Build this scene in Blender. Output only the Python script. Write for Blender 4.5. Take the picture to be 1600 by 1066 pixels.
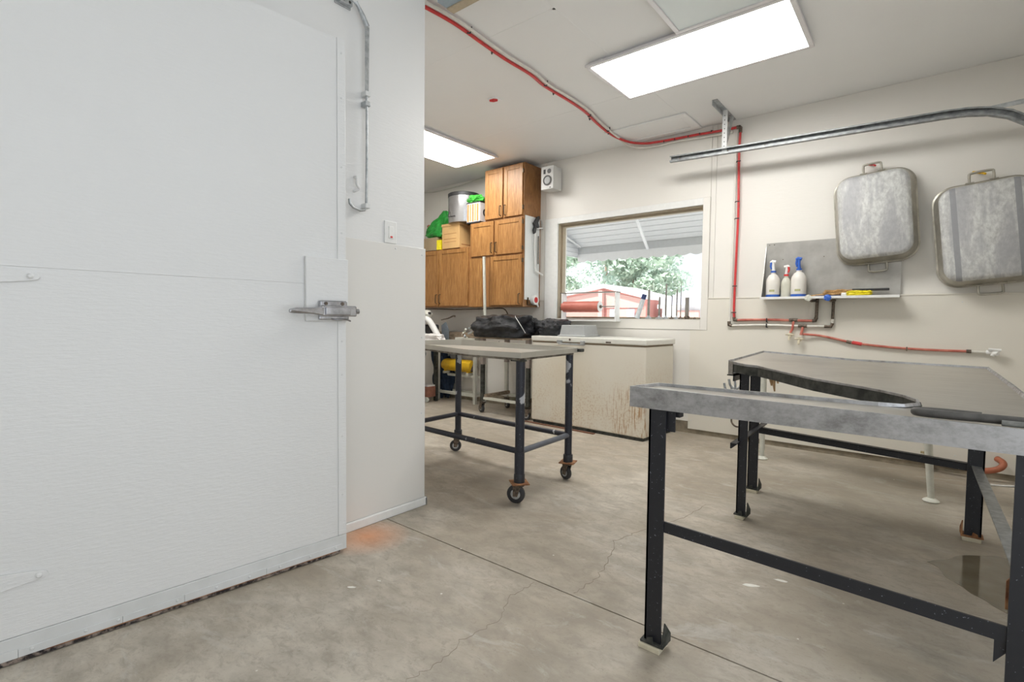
import bpy, bmesh, math, random
from mathutils import Vector, Matrix, noise
for o in list(bpy.data.objects): bpy.data.objects.remove(o)
SC = bpy.context.scene
C = SC.collection
R = math.radians
rnd = random.Random(7)

# ------------------------------------------------------------------ camera
cd = bpy.data.cameras.new('camera'); cam = bpy.data.objects.new('camera', cd); C.objects.link(cam)
yaw, pit, rol, F = R(-39.161), R(-2.4249), R(0.64422), 793.8
fw = Vector((math.sin(yaw)*math.cos(pit), math.cos(yaw)*math.cos(pit), math.sin(pit)))
rt = Vector((math.cos(yaw), -math.sin(yaw), 0)); up = rt.cross(fw)
r2 = rt*math.cos(rol)+up*math.sin(rol); u2 = up*math.cos(rol)-rt*math.sin(rol)
m3 = Matrix((r2, u2, -fw)).transposed()
cam.matrix_world = Matrix.Translation((0, 0, 1)) @ m3.to_4x4()
cd.sensor_width = 36; cd.lens = 36*F/1600; cd.clip_start = .02; cd.clip_end = 300
SC.camera = cam
# ------------------------------------------------------------------ world, exposure
w = bpy.data.worlds.new('world'); SC.world = w; w.use_nodes = True
bg = w.node_tree.nodes['Background']; bg.inputs[0].default_value = (.90, .95, 1, 1); bg.inputs[1].default_value = 1.3
SC.view_settings.view_transform = 'Standard'; SC.view_settings.look = 'None'
SC.view_settings.gamma = 1; SC.view_settings.use_curve_mapping = False
SC.view_settings.exposure = 0.2
LAMP = 17.0        # radiance of the lit ceiling diffusers

sd = bpy.data.lights.new('sun', 'SUN'); sd.energy = 8.0; sd.angle = R(4); sd.color = (1, .97, .92)
sun = bpy.data.objects.new('sun', sd); C.objects.link(sun); sun.rotation_euler = (R(36), 0, R(-14)); sun.location = (0, -6, 9)
# ------------------------------------------------------------------ helpers
K = .9638
def kp(x, y, z): return (x*K, y*K, 1+(z-1)*K)
WY = 4.53; CZ = 2.688
def origin(o):
    v = Vector((0, 0, 0))
    while o: v += o.location; o = o.parent
    return v
def BM(): return bmesh.new()
def box(bm, x0, x1, y0, y1, z0, z1):
    v = [bm.verts.new((x, y, z)) for x in (x0, x1) for y in (y0, y1) for z in (z0, z1)]
    for f in ((0,1,3,2),(4,6,7,5),(0,4,5,1),(2,3,7,6),(0,2,6,4),(1,5,7,3)): bm.faces.new([v[i] for i in f])
    return bm
def bx(*a): return box(BM(), *a)
def frame_at(d):
    d = d.normalized(); a = Vector((0, 0, 1)) if abs(d.z) < .9 else Vector((1, 0, 0))
    u = d.cross(a).normalized(); return u, d.cross(u).normalized()
def tube(bm, pts, r, n=10, cap=True, close=False, flat=1):
    pts = [Vector(p) for p in pts]; L = len(pts); rings = []; u = None
    for i, p in enumerate(pts):
        if close: d = pts[(i+1) % L]-pts[i-1]
        else: d = pts[min(i+1, L-1)]-pts[max(i-1, 0)]
        d.normalize()
        if u is None: u, v = frame_at(d)
        else:
            u = (u-d*u.dot(d)).normalized(); v = d.cross(u)
        rr = r[i] if isinstance(r, (list, tuple)) else r
        rings.append([bm.verts.new(p+u*math.cos(2*math.pi*k/n)*rr+v*math.sin(2*math.pi*k/n)*rr*flat) for k in range(n)])
    for i in range(L if close else L-1):
        a, b = rings[i], rings[(i+1) % L]
        for k in range(n): bm.faces.new((a[k], a[(k+1) % n], b[(k+1) % n], b[k]))
    if cap and not close:
        bm.faces.new(rings[0][::-1]); bm.faces.new(rings[-1])
    return bm
def tb(*a, **k): return tube(BM(), *a, **k)
def smooth_path(pts, n=6):
    P = [Vector(p) for p in pts]; out = []
    for i in range(len(P)-1):
        a, b, c, d = P[max(i-1, 0)], P[i], P[i+1], P[min(i+2, len(P)-1)]
        for k in range(n):
            t = k/n
            out.append(.5*((2*b)+(c-a)*t+(2*a-5*b+4*c-d)*t*t+(3*b-a-3*c+d)*t**3))
    out.append(P[-1]); return out
def lathe(bm, prof, c=(0,0,0), n=20, axis='z'):
    rings = []
    for r, h in prof:
        ring = []
        for k in range(n):
            a = 2*math.pi*k/n; x, y = math.cos(a)*r, math.sin(a)*r
            q = {'z': (x, y, h), 'x': (h, x, y), 'y': (x, h, y)}[axis]
            ring.append(bm.verts.new((q[0]+c[0], q[1]+c[1], q[2]+c[2])))
        rings.append(ring)
    for a, b in zip(rings, rings[1:]):
        for k in range(n): bm.faces.new((a[k], a[(k+1) % n], b[(k+1) % n], b[k]))
    bm.faces.new(rings[0][::-1]); bm.faces.new(rings[-1])
    return bm
def lt(*a, **k): return lathe(BM(), *a, **k)
def prism(bm, poly, z0, z1):
    a = [bm.verts.new((x, y, z0)) for x, y in poly]; b = [bm.verts.new((x, y, z1)) for x, y in poly]; n = len(poly)
    bm.faces.new(a[::-1]); bm.faces.new(b)
    for i in range(n): bm.faces.new((a[i], a[(i+1) % n], b[(i+1) % n], b[i]))
    return bm
def slab(bm, pts, off):      # planar polygon in 3-D, thickened by the vector off
    off = Vector(off); a = [bm.verts.new(p) for p in pts]; b = [bm.verts.new(Vector(p)+off) for p in pts]; n = len(pts)
    bm.faces.new(a[::-1]); bm.faces.new(b)
    for i in range(n): bm.faces.new((a[i], a[(i+1) % n], b[(i+1) % n], b[i]))
    return bm
def obj(name, bm, mat, parent=None, bev=0, sm=False, label=None, kind=None, local=False):
    if parent is not None and not local: bmesh.ops.translate(bm, verts=bm.verts, vec=-origin(parent))
    lo_ = [v for v in bm.verts if not v.link_faces]
    if lo_: bmesh.ops.delete(bm, geom=lo_, context='VERTS')
    bmesh.ops.recalc_face_normals(bm, faces=bm.faces)
    me = bpy.data.meshes.new(name); bm.to_mesh(me); bm.free()
    me.materials.append(mat)
    if sm:
        me.polygons.foreach_set('use_smooth', [True]*len(me.polygons))
        try: me.set_sharp_from_angle(angle=R(40))
        except Exception: pass
    o = bpy.data.objects.new(name, me); C.objects.link(o)
    if parent is not None: o.parent = parent
    if bev:
        md = o.modifiers.new('bevel', 'BEVEL'); md.width = bev; md.segments = 2; md.limit_method = 'ANGLE'; md.angle_limit = R(50)
    if label: o['label'] = label
    if kind: o['kind'] = kind
    return o
def tag(o, label, cat, group=None):
    o['label'] = label; o['category'] = cat
    if group: o['group'] = group
    return o
def thing(name, label, cat, loc=(0,0,0), rz=0, group=None):
    o = bpy.data.objects.new(name, None); C.objects.link(o); o.empty_display_size = .05
    o.location = loc; o.rotation_euler = (0, 0, rz); return tag(o, label, cat, group)
def struct(name, bm, mat, **k): return obj(name, bm, mat, kind='structure', **k)

# ------------------------------------------------------------------ materials
class G:
    def __init__(s, name):
        s.m = bpy.data.materials.new(name); s.m.use_nodes = True; s.t = s.m.node_tree; s.b = s.t.nodes['Principled BSDF']
        s.tc = s.t.nodes.new('ShaderNodeTexCoord')
    def n(s, typ, **k):
        n = s.t.nodes.new('ShaderNode'+typ)
        for a, v in k.items():
            if a.startswith('i_'):
                key = a[2:].replace('_', ' ')
                n.inputs[key].default_value = v
            else: setattr(n, a, v)
        return n
    def L(s, a, b): s.t.links.new(a, b)
    def noise(s, scale, stretch=(1,1,1), detail=4, rough=.55, co='Object', dist=0):
        mp = s.n('Mapping'); mp.inputs['Scale'].default_value = stretch; s.L(s.tc.outputs[co], mp.inputs[0])
        n = s.n('TexNoise', i_Scale=scale, i_Detail=detail, i_Roughness=rough, i_Distortion=dist); s.L(mp.outputs[0], n.inputs['Vector'])
        return n.outputs['Fac']
    def ramp(s, fac, stops):
        r = s.n('ValToRGB'); e = r.color_ramp.elements
        while len(e) < len(stops): e.new(.5)
        for i, (p, c) in enumerate(stops):
            e[i].position = p
            c = (c, c, c) if isinstance(c, (int, float)) else c
            e[i].color = (*c, 1)
        s.L(fac, r.inputs[0]); return r.outputs[0]
    def mix(s, fac, a, b, mode='MIX'):
        m = s.n('Mix', data_type='RGBA', blend_type=mode)
        for i, v in ((0, fac), (6, a), (7, b)):
            if isinstance(v, (int, float)): m.inputs[i].default_value = v
            elif isinstance(v, tuple): m.inputs[i].default_value = (*v, 1)
            else: s.L(v, m.inputs[i])
        return m.outputs[2]
    def spot(s, c, r, soft=.5):      # 1 inside a ball about the point c
        d = s.n('VectorMath', operation='DISTANCE'); s.L(s.tc.outputs['Object'], d.inputs[0]); d.inputs[1].default_value = c
        mr = s.n('MapRange'); s.L(d.outputs['Value'], mr.inputs[0])
        mr.inputs[1].default_value = r*(1-soft); mr.inputs[2].default_value = r; mr.inputs[3].default_value = 1; mr.inputs[4].default_value = 0
        return mr.outputs[0]
    def mul(s, a, b, op='MULTIPLY'):
        m = s.n('Math', operation=op, use_clamp=True)
        for i, v in ((0, a), (1, b)):
            if isinstance(v, (int, float)): m.inputs[i].default_value = v
            else: s.L(v, m.inputs[i])
        return m.outputs[0]
    def col(s, v):
        if isinstance(v, tuple): s.b.inputs['Base Color'].default_value = (*v, 1)
        else: s.L(v, s.b.inputs['Base Color'])
        return s
    def rough(s, v, metal=0):
        if isinstance(v, (int, float)): s.b.inputs['Roughness'].default_value = v
        else: s.L(v, s.b.inputs['Roughness'])
        s.b.inputs['Metallic'].default_value = metal; return s
    def bump(s, h, st=.2, d=.01):
        b = s.n('Bump', i_Strength=st, i_Distance=d); s.L(h, b.inputs['Height']); s.L(b.outputs[0], s.b.inputs['Normal']); return s
def plain(name, c, rough=.5, metal=0, var=.12, sc=30):
    g = G(name); f = g.noise(sc)
    lo = tuple(max(0, x*(1-var)) for x in c); hi = tuple(min(1, x*(1+var)) for x in c)
    g.col(g.ramp(f, [(.3, lo), (.7, hi)])).rough(rough, metal); return g.m
def mottled(name, c1, c2, sc, rough, metal=0, stretch=(1,1,1), lo=.35, hi=.65, bump=0, detail=6):
    g = G(name); f = g.noise(sc, stretch, detail)
    g.col(g.ramp(f, [(lo, c1), (hi, c2)])).rough(rough, metal)
    if bump: g.bump(f, bump, .004)
    return g.m
def paint(name, c, rough=.4, bump=.25, stretch=(1, 1, 6), sc=18):
    g = G(name); f = g.noise(sc, stretch, 5, .6); f2 = g.noise(1.1, (1,1,1), 3)
    g.col(g.ramp(f2, [(.3, tuple(x*.965 for x in c)), (.7, c)])).rough(rough).bump(f, bump, .003); return g.m

M_wall = paint('wall_paint', (.80, .775, .725), .42)
M_panel = paint('wainscot_paint', (.77, .735, .655), .42, .15)
M_white = paint('door_paint', (.80, .805, .80), .28, .5, (1, 1, 5), 26)
M_part = paint('partition_paint', (.80, .80, .79), .4)
M_partlow = paint('partition_lower_paint', (.77, .755, .72), .38, .1)
M_ceil = paint('ceiling_paint', (.88, .885, .885), .6, .15, (1, 1, 1), 22)
M_trim = plain('trim_paint', (.80, .80, .78), .4, 0, .03)
M_tan = plain('tan_vinyl', (.42, .35, .25), .5, 0, .06)
M_kick = mottled('grey_white_trim', (.66, .67, .66), (.74, .75, .75), 8, .4)
M_rust = mottled('rust', (.16, .06, .025), (.40, .20, .09), 25, .85, 0)
M_rubber = mottled('black_sweep', (.02, .015, .015), (.30, .24, .20), 60, .8, 0, lo=.45, hi=.62)
M_black = plain('black_rubber', (.03, .03, .032), .5)
M_chrome = mottled('chrome_latch', (.30, .30, .31), (.52, .52, .54), 22, .25, .9)
M_galv = mottled('galvanised', (.36, .38, .39), (.56, .58, .59), 40, .42, .75)
M_alu = mottled('aluminium_sheet', (.40, .385, .36), (.52, .51, .48), 7, .36, .55)
M_handle = plain('dark_bronze', (.10, .07, .04), .4, .6)
M_plastic = plain('white_plastic', (.82, .82, .80), .35, 0, .02)
M_blue = plain('blue_plastic', (.03, .12, .50), .35)
M_red = plain('red_plastic', (.62, .03, .03), .4)
M_pex = plain('red_pipe', (.62, .05, .05), .38, 0, .15)
M_pexold = mottled('faded_red_pipe', (.45, .10, .07), (.62, .22, .16), 18, .5)
M_pexw = plain('white_pipe', (.74, .72, .66), .4, 0, .04)
M_fit = mottled('dark_fitting', (.06, .05, .04), (.22, .17, .13), 60, .5, .5)
M_yellow = plain('yellow_paint', (.80, .48, .02), .4, 0, .08)
M_yplas = plain('yellow_plastic', (.85, .72, .02), .5)
M_card = plain('cardboard', (.58, .36, .15), .8, 0, .08, 8)
M_card2 = plain('dull_cardboard', (.33, .25, .15), .8, 0, .1, 8)
M_green = plain('green_bag', (.02, .24, .035), .35, 0, .35, 12)
M_green2 = plain('light_green_bag', (.07, .45, .06), .3, 0, .3, 14)
M_grey = plain('grey_plastic', (.36, .37, .37), .45, 0, .04)
M_straw = plain('bristle_wood', (.50, .30, .12), .8, 0, .3, 120)
M_navy = plain('navy_cloth', (.015, .03, .06), .9, 0, .3)
M_tarp = plain('grey_tarp', (.16, .16, .15), .6, 0, .25, 10)
M_cloth = plain('white_cloth', (.78, .75, .73), .9, 0, .05)
M_wframe = plain('cream_frame', (.62, .62, .55), .45, 0, .08)
M_brownw = mottled('old_brown_wood', (.20, .15, .10), (.36, .28, .20), 12, .8, 0, (1, 4, 4))
M_dirt = plain('curb_concrete', (.26, .22, .16), .9, 0, .3, 14)
M_block = plain('pale_wood_block', (.62, .56, .42), .8, 0, .1)
M_orange = plain('orange_hose', (.38, .12, .06), .5, 0, .2)
M_foam = plain('speaker_cone', (.12, .12, .12), .5)
M_light_frame = plain('fixture_frame', (.72, .70, .71), .35, .1, .03)

g = G('lamp_diffuser'); g.col((.9, .9, .9)); g.b.inputs['Emission Color'].default_value = (1, .985, .95, 1); g.b.inputs['Emission Strength'].default_value = LAMP; M_emit = g.m
g = G('unlit_diffuser'); g.col((.74, .80, .80)).rough(.35); M_unlit = g.m

# concrete floor
g = G('concrete')
big = g.noise(1.3, (1,1,1), 5, .6, dist=.6); mid = g.noise(5.5, (1, 1.6, 1), 6, .65); fine = g.noise(70, (1,1,1), 3, .7)
a = g.ramp(big, [(.36, (.36, .305, .235)), (.5, (.48, .425, .345)), (.64, (.58, .53, .45))])
b = g.mix(g.ramp(mid, [(.35, .9), (.62, 0.)]), a, (.27, .235, .185), 'MIX')
b = g.mix(.72, a, b); b = g.mix(g.ramp(g.noise(14, (1, 1.8, 1), 7, .75, dist=.8), [(.36, .55), (.52, 0.)]), b, (.29, .25, .20))
b = g.mix(g.ramp(g.noise(2.4, (1, 2.4, 1), 6, .7, dist=1.5), [(.56, 0.), (.70, .65)]), b, (.55, .53, .48))
b = g.mix(g.mul(g.spot((-1.95, 1.36, 0), .20, .95), .75), b, (.75, .30, .12))
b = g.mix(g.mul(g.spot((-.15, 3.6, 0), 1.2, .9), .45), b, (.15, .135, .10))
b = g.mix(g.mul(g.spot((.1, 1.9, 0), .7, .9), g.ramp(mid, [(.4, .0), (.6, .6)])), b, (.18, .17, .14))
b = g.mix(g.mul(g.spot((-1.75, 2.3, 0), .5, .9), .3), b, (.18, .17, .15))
b = g.mix(g.ramp(fine, [(.30, .35), (.42, 0.)]), b, (.20, .17, .13))
vo = g.n('TexVoronoi', i_Scale=7.); g.L(g.tc.outputs['Object'], vo.inputs['Vector'])
b = g.mix(g.ramp(vo.outputs['Distance'], [(.022, .9), (.035, 0.)]), b, (.72, .70, .64))
g.col(b).rough(g.ramp(mid, [(.3, .42), (.7, .62)])).bump(g.mix(.5, mid, fine), .12, .004)
M_floor = g.m
g = G('wet_concrete'); mid = g.noise(6, (1,1,1), 5)
g.col(g.ramp(mid, [(.3, (.14, .115, .075)), (.7, (.21, .18, .125))])).rough(.09); M_wet = g.m

# worn steel of the table
g = G('worn_steel'); f = g.noise(24, (.7,1,1), 8, .75); f2 = g.noise(2.2, (1, 5, 1), 5, .6)
c = g.ramp(f, [(.32, (.27, .265, .26)), (.58, (.50, .50, .51))])
f3 = g.noise(28, (1,1,1), 6, .7)
c = g.mix(g.mul(g.ramp(f2, [(.40, .8), (.56, 0.)]), g.ramp(f3, [(.40, 1.), (.58, .2)])), c, (.19, .175, .16))
c = g.mix(g.spot((-.253, 1.438, .765), .017, .8), c, (.22, .07, .03))
g.col(c).rough(g.ramp(f, [(.35, .48), (.7, .26)]), .72).bump(f, .12, .002); M_steel = g.m
g = G('brushed_top'); f = g.noise(5, (1, 12, 1), 6, .6); f2 = g.noise(2.6, (1,1,1), 5)
c = g.ramp(f, [(.3, (.40, .37, .32)), (.7, (.56, .53, .47))]); c = g.mix(g.ramp(f2, [(.30, .5), (.5, 0.)]), c, (.28, .25, .22))
g.col(c).rough(.30, .65); M_top = g.m
g = G('tray_steel'); f = g.noise(4, (1,1,1), 5)
g.col(g.ramp(f, [(.3, (.40, .385, .34)), (.7, (.50, .48, .43))])).rough(.36, .5); M_tray = g.m
def chipped(name, base, under, lo, sc=14):
    g = G(name); f = g.noise(sc, (1, 1, .8), 4, .5, dist=.4); f2 = g.noise(180, (1,1,1), 2)
    c = g.mix(g.ramp(f, [(lo, 0.), (lo+.02, 1.)]), base, under)
    c = g.mix(g.ramp(f2, [(.70, 0.), (.74, .6)]), c, (.4, .42, .5))
    g.col(c).rough(.42, .1); return g.m
M_bpaint = chipped('black_paint', (.018, .019, .024), (.30, .29, .29), .78)
M_bchip = chipped('chipped_black_paint', (.022, .024, .034), (.42, .43, .45), .635, 9)
M_under = mottled('dark_crust', (.02, .022, .018), (.07, .07, .06), 30, .8)
# oak
def oak(name, c1, c2, c3):
    g = G(name); f = g.noise(7, (5, 1, .55), 6, .65, dist=1.2); f2 = g.noise(60, (6, 1, .25), 3, .6)
    c = g.ramp(f, [(.3, c1), (.5, c2), (.7, c3)]); c = g.mix(g.ramp(f2, [(.35, .4), (.55, 0.)]), c, tuple(x*.5 for x in c1))
    g.col(c).rough(.42).bump(f2, .1, .002); return g.m
M_oak = oak('oak', (.24, .105, .028), (.38, .18, .055), (.50, .265, .09))
M_oakside = oak('oak_side', (.22, .10, .035), (.33, .15, .05), (.38, .19, .07))
# freezer enamel with rust freckles
g = G('freezer_enamel'); sp = g.noise(55, (1,1,1), 4, .6); cl = g.noise(2.2, (1.4, 1, 1), 4, .6)
sx = g.n('SeparateXYZ'); g.L(g.tc.outputs['Object'], sx.inputs[0])
lowz = g.n('MapRange'); g.L(sx.outputs['Z'], lowz.inputs[0])
for i, v in ((1, .72), (2, .15), (3, 0), (4, 1)): lowz.inputs[i].default_value = v
msk = g.mul(lowz.outputs[0], g.ramp(cl, [(.38, 0.), (.62, 1.)]))
spk = g.ramp(sp, [(.50, 0.), (.66, 1.)])
c = g.mix(g.mul(msk, .30), (.70, .66, .57), (.60, .50, .33)); c = g.mix(g.mul(g.mul(msk, spk), .7), c, (.42, .24, .11))
st = g.mul(g.mul(g.spot((1.10, 0, .2), .32, .6), g.ramp(g.noise(26, (3, 1, .25), 3), [(.54, 0.), (.62, 1.)])), .8)
c = g.mix(st, c, (.36, .18, .06))
c = g.mix(g.mul(g.spot((.42, 0, .5), .35, .9), .30), c, (.50, .40, .24))
g.col(c).rough(.4); M_freezer = g.m
M_lid = plain('freezer_lid', (.70, .69, .63), .35, 0, .03)
# roasting pans
def pan_mat(name, stripes):
    g = G(name); f = g.noise(42, (1, 1, .6), 8, .75); f2 = g.noise(7, (1.6, 1, .35), 6, .65, dist=.8)
    c = g.ramp(f, [(.35, (.42, .42, .415)), (.60, (.64, .65, .63))])
    c = g.mix(g.ramp(f2, [(.40, .7), (.55, 0.)]), c, (.36, .36, .38))
    if stripes:
        sx = g.n('SeparateXYZ'); g.L(g.tc.outputs['Object'], sx.inputs[0])
        ab = g.n('Math', operation='ABSOLUTE'); g.L(sx.outputs['X'], ab.inputs[0])
        k = g.mul(g.mul(g.mul(ab.outputs[0], .135, 'GREATER_THAN'), g.mul(ab.outputs[0], .165, 'LESS_THAN')), g.mul(sx.outputs['Y'], -.07, 'LESS_THAN'))
        c = g.mix(g.mul(k, .85), c, (.27, .275, .29))
    g.col(c).rough(.58, .2).bump(f, .15, .003); return g.m
M_pan1 = pan_mat('pan_aluminium', False); M_pan2 = pan_mat('pan_aluminium_striped', True)
M_panrim = mottled('pan_rim', (.34, .32, .27), (.50, .48, .42), 14, .38, .6)
# glossy black film
g = G('black_film'); f = g.noise(14, (1,1,1), 6, .7, dist=1.5)
g.col((.012, .013, .016)).rough(.22).bump(f, .9, .02); M_bag = g.m
g = G('window_glass'); g.t.nodes.remove(g.b)
gl = g.n('BsdfGlossy', i_Roughness=.02); tr = g.n('BsdfTransparent'); tr.inputs[0].default_value = (.96, .97, .97, 1); mx = g.n('MixShader'); mx.inputs[0].default_value = .04
g.L(tr.outputs[0], mx.inputs[1]); g.L(gl.outputs[0], mx.inputs[2]); g.L(mx.outputs[0], g.t.nodes['Material Output'].inputs[0]); M_glass = g.m
M_awn = plain('awning_white', (.88, .89, .91), .4, 0, .03)
M_awng = plain('awning_grey', (.60, .62, .64), .5, 0, .05)
M_awnd = plain('awning_gap_shade', (.30, .31, .33), .6)
M_leaf = mottled('leaf', (.30, .42, .32), (.52, .62, .50), 3, .6)
M_leaf2 = mottled('pale_leaf', (.40, .54, .46), (.64, .72, .64), 3, .6)
M_bark = plain('bark', (.25, .20, .15), .9)
M_redwall = plain('red_siding', (.55, .24, .21), .8, 0, .1)  # red and pink siding paled, outdoor haze put into the colour
M_pinkwall = plain('pink_siding', (.52, .32, .29), .8, 0, .1)
M_shedgrey = plain('lavender_grey', (.45, .46, .56), .7)
M_snow = plain('white_roof', (.85, .85, .86), .6, 0, .02)
M_gravel = plain('gravel', (.74, .73, .70), .9, 0, .2)

# ------------------------------------------------------------------ setting
XL, XR, YB = -6.3, .70, -1.6
JY = 1.545        # saw cut in the slab
fl = struct('floor', box(bx(XL-.2, XR+.1, YB, JY-.003, -.12, 0), XL-.2, XR+.1, JY+.003, WY+.15, -.12, 0), M_floor)
obj('joint', bx(XL-.2, XR+.1, JY-.003, JY+.003, -.12, -.006), M_under, fl)
def crack(pts, wd=.0022):
    bm = BM(); P = []; r = random.Random(len(pts)*3)
    for a, b in zip(pts, pts[1:]):
        for k in range(8):
            t = k/8; P.append((a[0]*(1-t)+b[0]*t+r.uniform(-.008, .008), a[1]*(1-t)+b[1]*t+r.uniform(-.008, .008)))
    P.append(pts[-1]); vs = []
    for i, p in enumerate(P):
        q = P[min(i+1, len(P)-1)]; s = P[max(i-1, 0)]; d = Vector((q[0]-s[0], q[1]-s[1])).normalized(); ww = wd*r.uniform(.4, 1)
        vs.append([bm.verts.new((p[0]-d.y*ww*s2, p[1]+d.x*ww*s2, z)) for s2 in (-1, 1) for z in (.0004, .0001)])
    for a, b in zip(vs, vs[1:]):
        bm.faces.new((a[0], a[2], b[2], b[0])); bm.faces.new((a[0], b[0], b[1], a[1])); bm.faces.new((a[2], a[3], b[3], b[2]))
    return bm
M_crack = plain('crack_dirt', (.25, .21, .165), .9)
obj('crack', crack([(-1.08, .80), (-1.079, .89), (-1.06, .99), (-1.09, 1.10), (-1.065, 1.257), (-1.131, 1.40), (-1.123, 1.53)], .0013), M_crack, fl)
obj('crack', crack([(-.963, 1.56), (-.958, 1.70), (-.983, 1.85), (-1.065, 2.06), (-1.022, 2.236), (-.93, 2.5), (-.9, 2.8)], .0018), M_crack, fl)

# outer shell
cl = struct('ceiling', bx(XL-.2, XR+.1, YB, WY+.15, CZ, CZ+.12), M_ceil)
# taped seams, slightly proud
obj('seam', bx(-6, -1.62, 2.318, 2.333, CZ-.0012, CZ+.001), M_ceil, cl)
obj('seam', bx(-1.635, -1.62, YB, 4.5, CZ-.0012, CZ+.001), M_ceil, cl)
obj('seam', bx(-6, -1.62, 3.53, 3.545, CZ-.0012, CZ+.001), M_ceil, cl)

wx0, wx1, wz0, wz1 = -3.067, -1.542, 1.02, 2.018
WT = .16
wb = BM()
box(wb, XL-.2, wx0, WY, WY+WT, -.1, CZ); box(wb, wx1, XR+.1, WY, WY+WT, -.1, CZ)
box(wb, wx0, wx1, WY, WY+WT, -.1, wz0); box(wb, wx0, wx1, WY, WY+WT, wz1, CZ)
wall = struct('wall_back', wb, M_wall)
obj('curb', bx(XL, XR, WY-.012, WY+.002, 0, .13), M_dirt, wall)
P0 = 1.208
for a, b, z0 in ((XL, -4.2, .11), (-4.2, -2.9, .11), (-2.9, -1.628, .105)):
    obj('panel', bx(a+.001, b-.001, WY-.016, WY+.001, z0, .924 if b > -3.3 else P0-.01), M_wall, wall, bev=.001)
obj('panel', slab(BM(), [(-1.627, WY+.001, .042), (XR, WY+.001, .042), (XR, WY+.001, P0-.01), (-1.481, WY+.001, P0-.01), (-1.481, WY+.001, .923), (-1.627, WY+.001, .923)], (0, -.025, 0)), M_panel, wall, bev=.001)
obj('batten', bx(-1.48, XR, WY-.028, WY+.001, P0-.010, P0+.0), M_panel, wall, bev=.002)
for a, b in ((XL, -4.9), (-4.9, -3.228), (-1.481, -1.44), (-1.439, XR)):
    obj('panel', bx(a+.0008, b-.0008, WY-.007, WY+.001, P0+.001, CZ-.001), M_wall, wall, bev=.001)
obj('panel', bx(-3.226, -1.484, WY-.007, WY+.001, 2.082, CZ-.001), M_wall, wall, bev=.001)
# screw heads on the wainscot
def screws(par, pts, ax, r=.004, mat=None):
    for p in pts:
        c = list(p); obj('screw', lt([(r, -.002), (r, .001), (r*.5, .002)] if ax[0] == '+' else [(r, .002), (r, -.001), (r*.5, -.002)], c=p, n=8, axis=ax[1]), mat or M_kick, par)
screws(wall, [(x, WY-.025, z) for x in (-1.60, -1.02, -.42, .18) for z in (.12, .55, 1.15)]+[(x, WY-.025, .14) for x in (-1.40, -.70, .4)], '-y')

struct('wall_left', bx(XL-.2, XL, 1.79, WY, -.1, CZ), M_wall)
struct('wall_right', bx(XR, XR+.1, 2.0, WY, -.1, CZ), M_wall)
struct('wall_front', bx(-2.1, XR+.1, YB-.1, YB, -.1, CZ), M_wall)
# the cold room
pw = BM(); PX, PY = -2.062, 1.79
box(pw, PX-.12, PX, 1.25, PY, 0, CZ-.0); box(pw, PX-.12, PX, -1.6, 1.25, 2.05, CZ); box(pw, PX-.12, PX, -1.6, -.02, 0, 2.05)
box(pw, -6.3, PX-.12, PY-.12, PY, 0, CZ); box(pw, -6.3, PX-.12, -1.6, -1.48, 0, CZ); box(pw, -6.3, -6.2, -1.48, PY-.12, 0, CZ)
cold = struct('wall_partition', pw, M_part)
obj('panel', bx(PX-.001, PX+.008, 1.252, PY+.004, .045, 1.365), M_partlow, cold, bev=.002)
screws(cold, [(PX+.009, PY-.02, z) for z in (1.33, .9, .5)]+[(PX+.009, 1.60, 1.345)], '+x')
struct('baseboard_partition', box(bx(PX, PX+.016, 1.252, PY+.018, 0, .044), PX-.1, PX+.016, PY, PY+.018, 0, .044), M_trim, bev=.006)

# ------------------------------------------------------------------ cold room door, ajar
d1 = bpy.data.objects.new('door_1', None); C.objects.link(d1); d1['kind'] = 'structure'
d1.location = (-1.894, 1.216, 0); d1.rotation_euler = (0, 0, R(-5.26))
def dob(name, bm, m, par=None, **k): return obj(name, bm, m, par or d1, local=True, **k)
dob('slab', bx(-.10, -.008, -1.27, -.001, .022, 2.135), M_white)
dob('panel', bx(-.010, 0, -1.27, -.0365, .078, 1.1333), M_white, bev=.0006)
dob('panel', bx(-.010, -.0006, -1.27, -.0365, 1.1337, 2.135), M_white, bev=.0006)
dob('edge_strip', bx(-.012, .003, -.036, .0, .078, 2.14), M_white, bev=.002)
dob('kick_plate', bx(-.010, .003, -1.27, .0, .014, .0765), M_kick, bev=.0015)
for a, b in ((-1.27, -1.01), (-1.009, -.77), (-.769, -.60), (-.598, -.33), (-.329, -.02)):
    dob('flap', bx(.0032, .006, a, b, .016, .040+.003*math.sin(a*9)), M_kick, bev=.001)
dob('sweep', bx(-.006, .005, -1.27, -.03, .003, .0158), M_rubber)
dob('rust_line', bx(.003, .0062, -.95, -.05, .0135, .0162), M_rust)
for y in (-1.13, -.98, -.86, -.78, -.62, -.50, -.39, -.28, -.16, -.05):
    dob('screw', lt([(.005, .004), (.005, .008), (.002, .0095)], c=(0, y, .030), n=8, axis='x'), M_kick)
for z in (.25, .50, .76, .90, 1.35, 1.62, 1.90, 2.08): dob('screw', lt([(.004, .002), (.004, .0045)], c=(0, -.018, z), n=8, axis='x'), M_kick)
for z in (1.108, .242):     # strap hinges
    pts = [(.001, -1.26, z+.055), (.001, -.965, z+.013), (.001, -.945, z+.008), (.001, -.940, z-.002), (.001, -.946, z-.010), (.001, -.965, z-.014), (.001, -1.26, z-.05)]
    h = dob('strap_hinge', slab(BM(), pts, (.006, 0, 0)), M_white, bev=.0015)
    dob('bolt', lt([(.008, .006), (.008, .012), (.004, .016)], c=(0, -.962, z), n=12, axis='x'), M_white, h)
    dob('bolt', lt([(.008, .006), (.008, .012), (.004, .016)], c=(0, -1.15, z), n=12, axis='x'), M_white, h)
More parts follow.
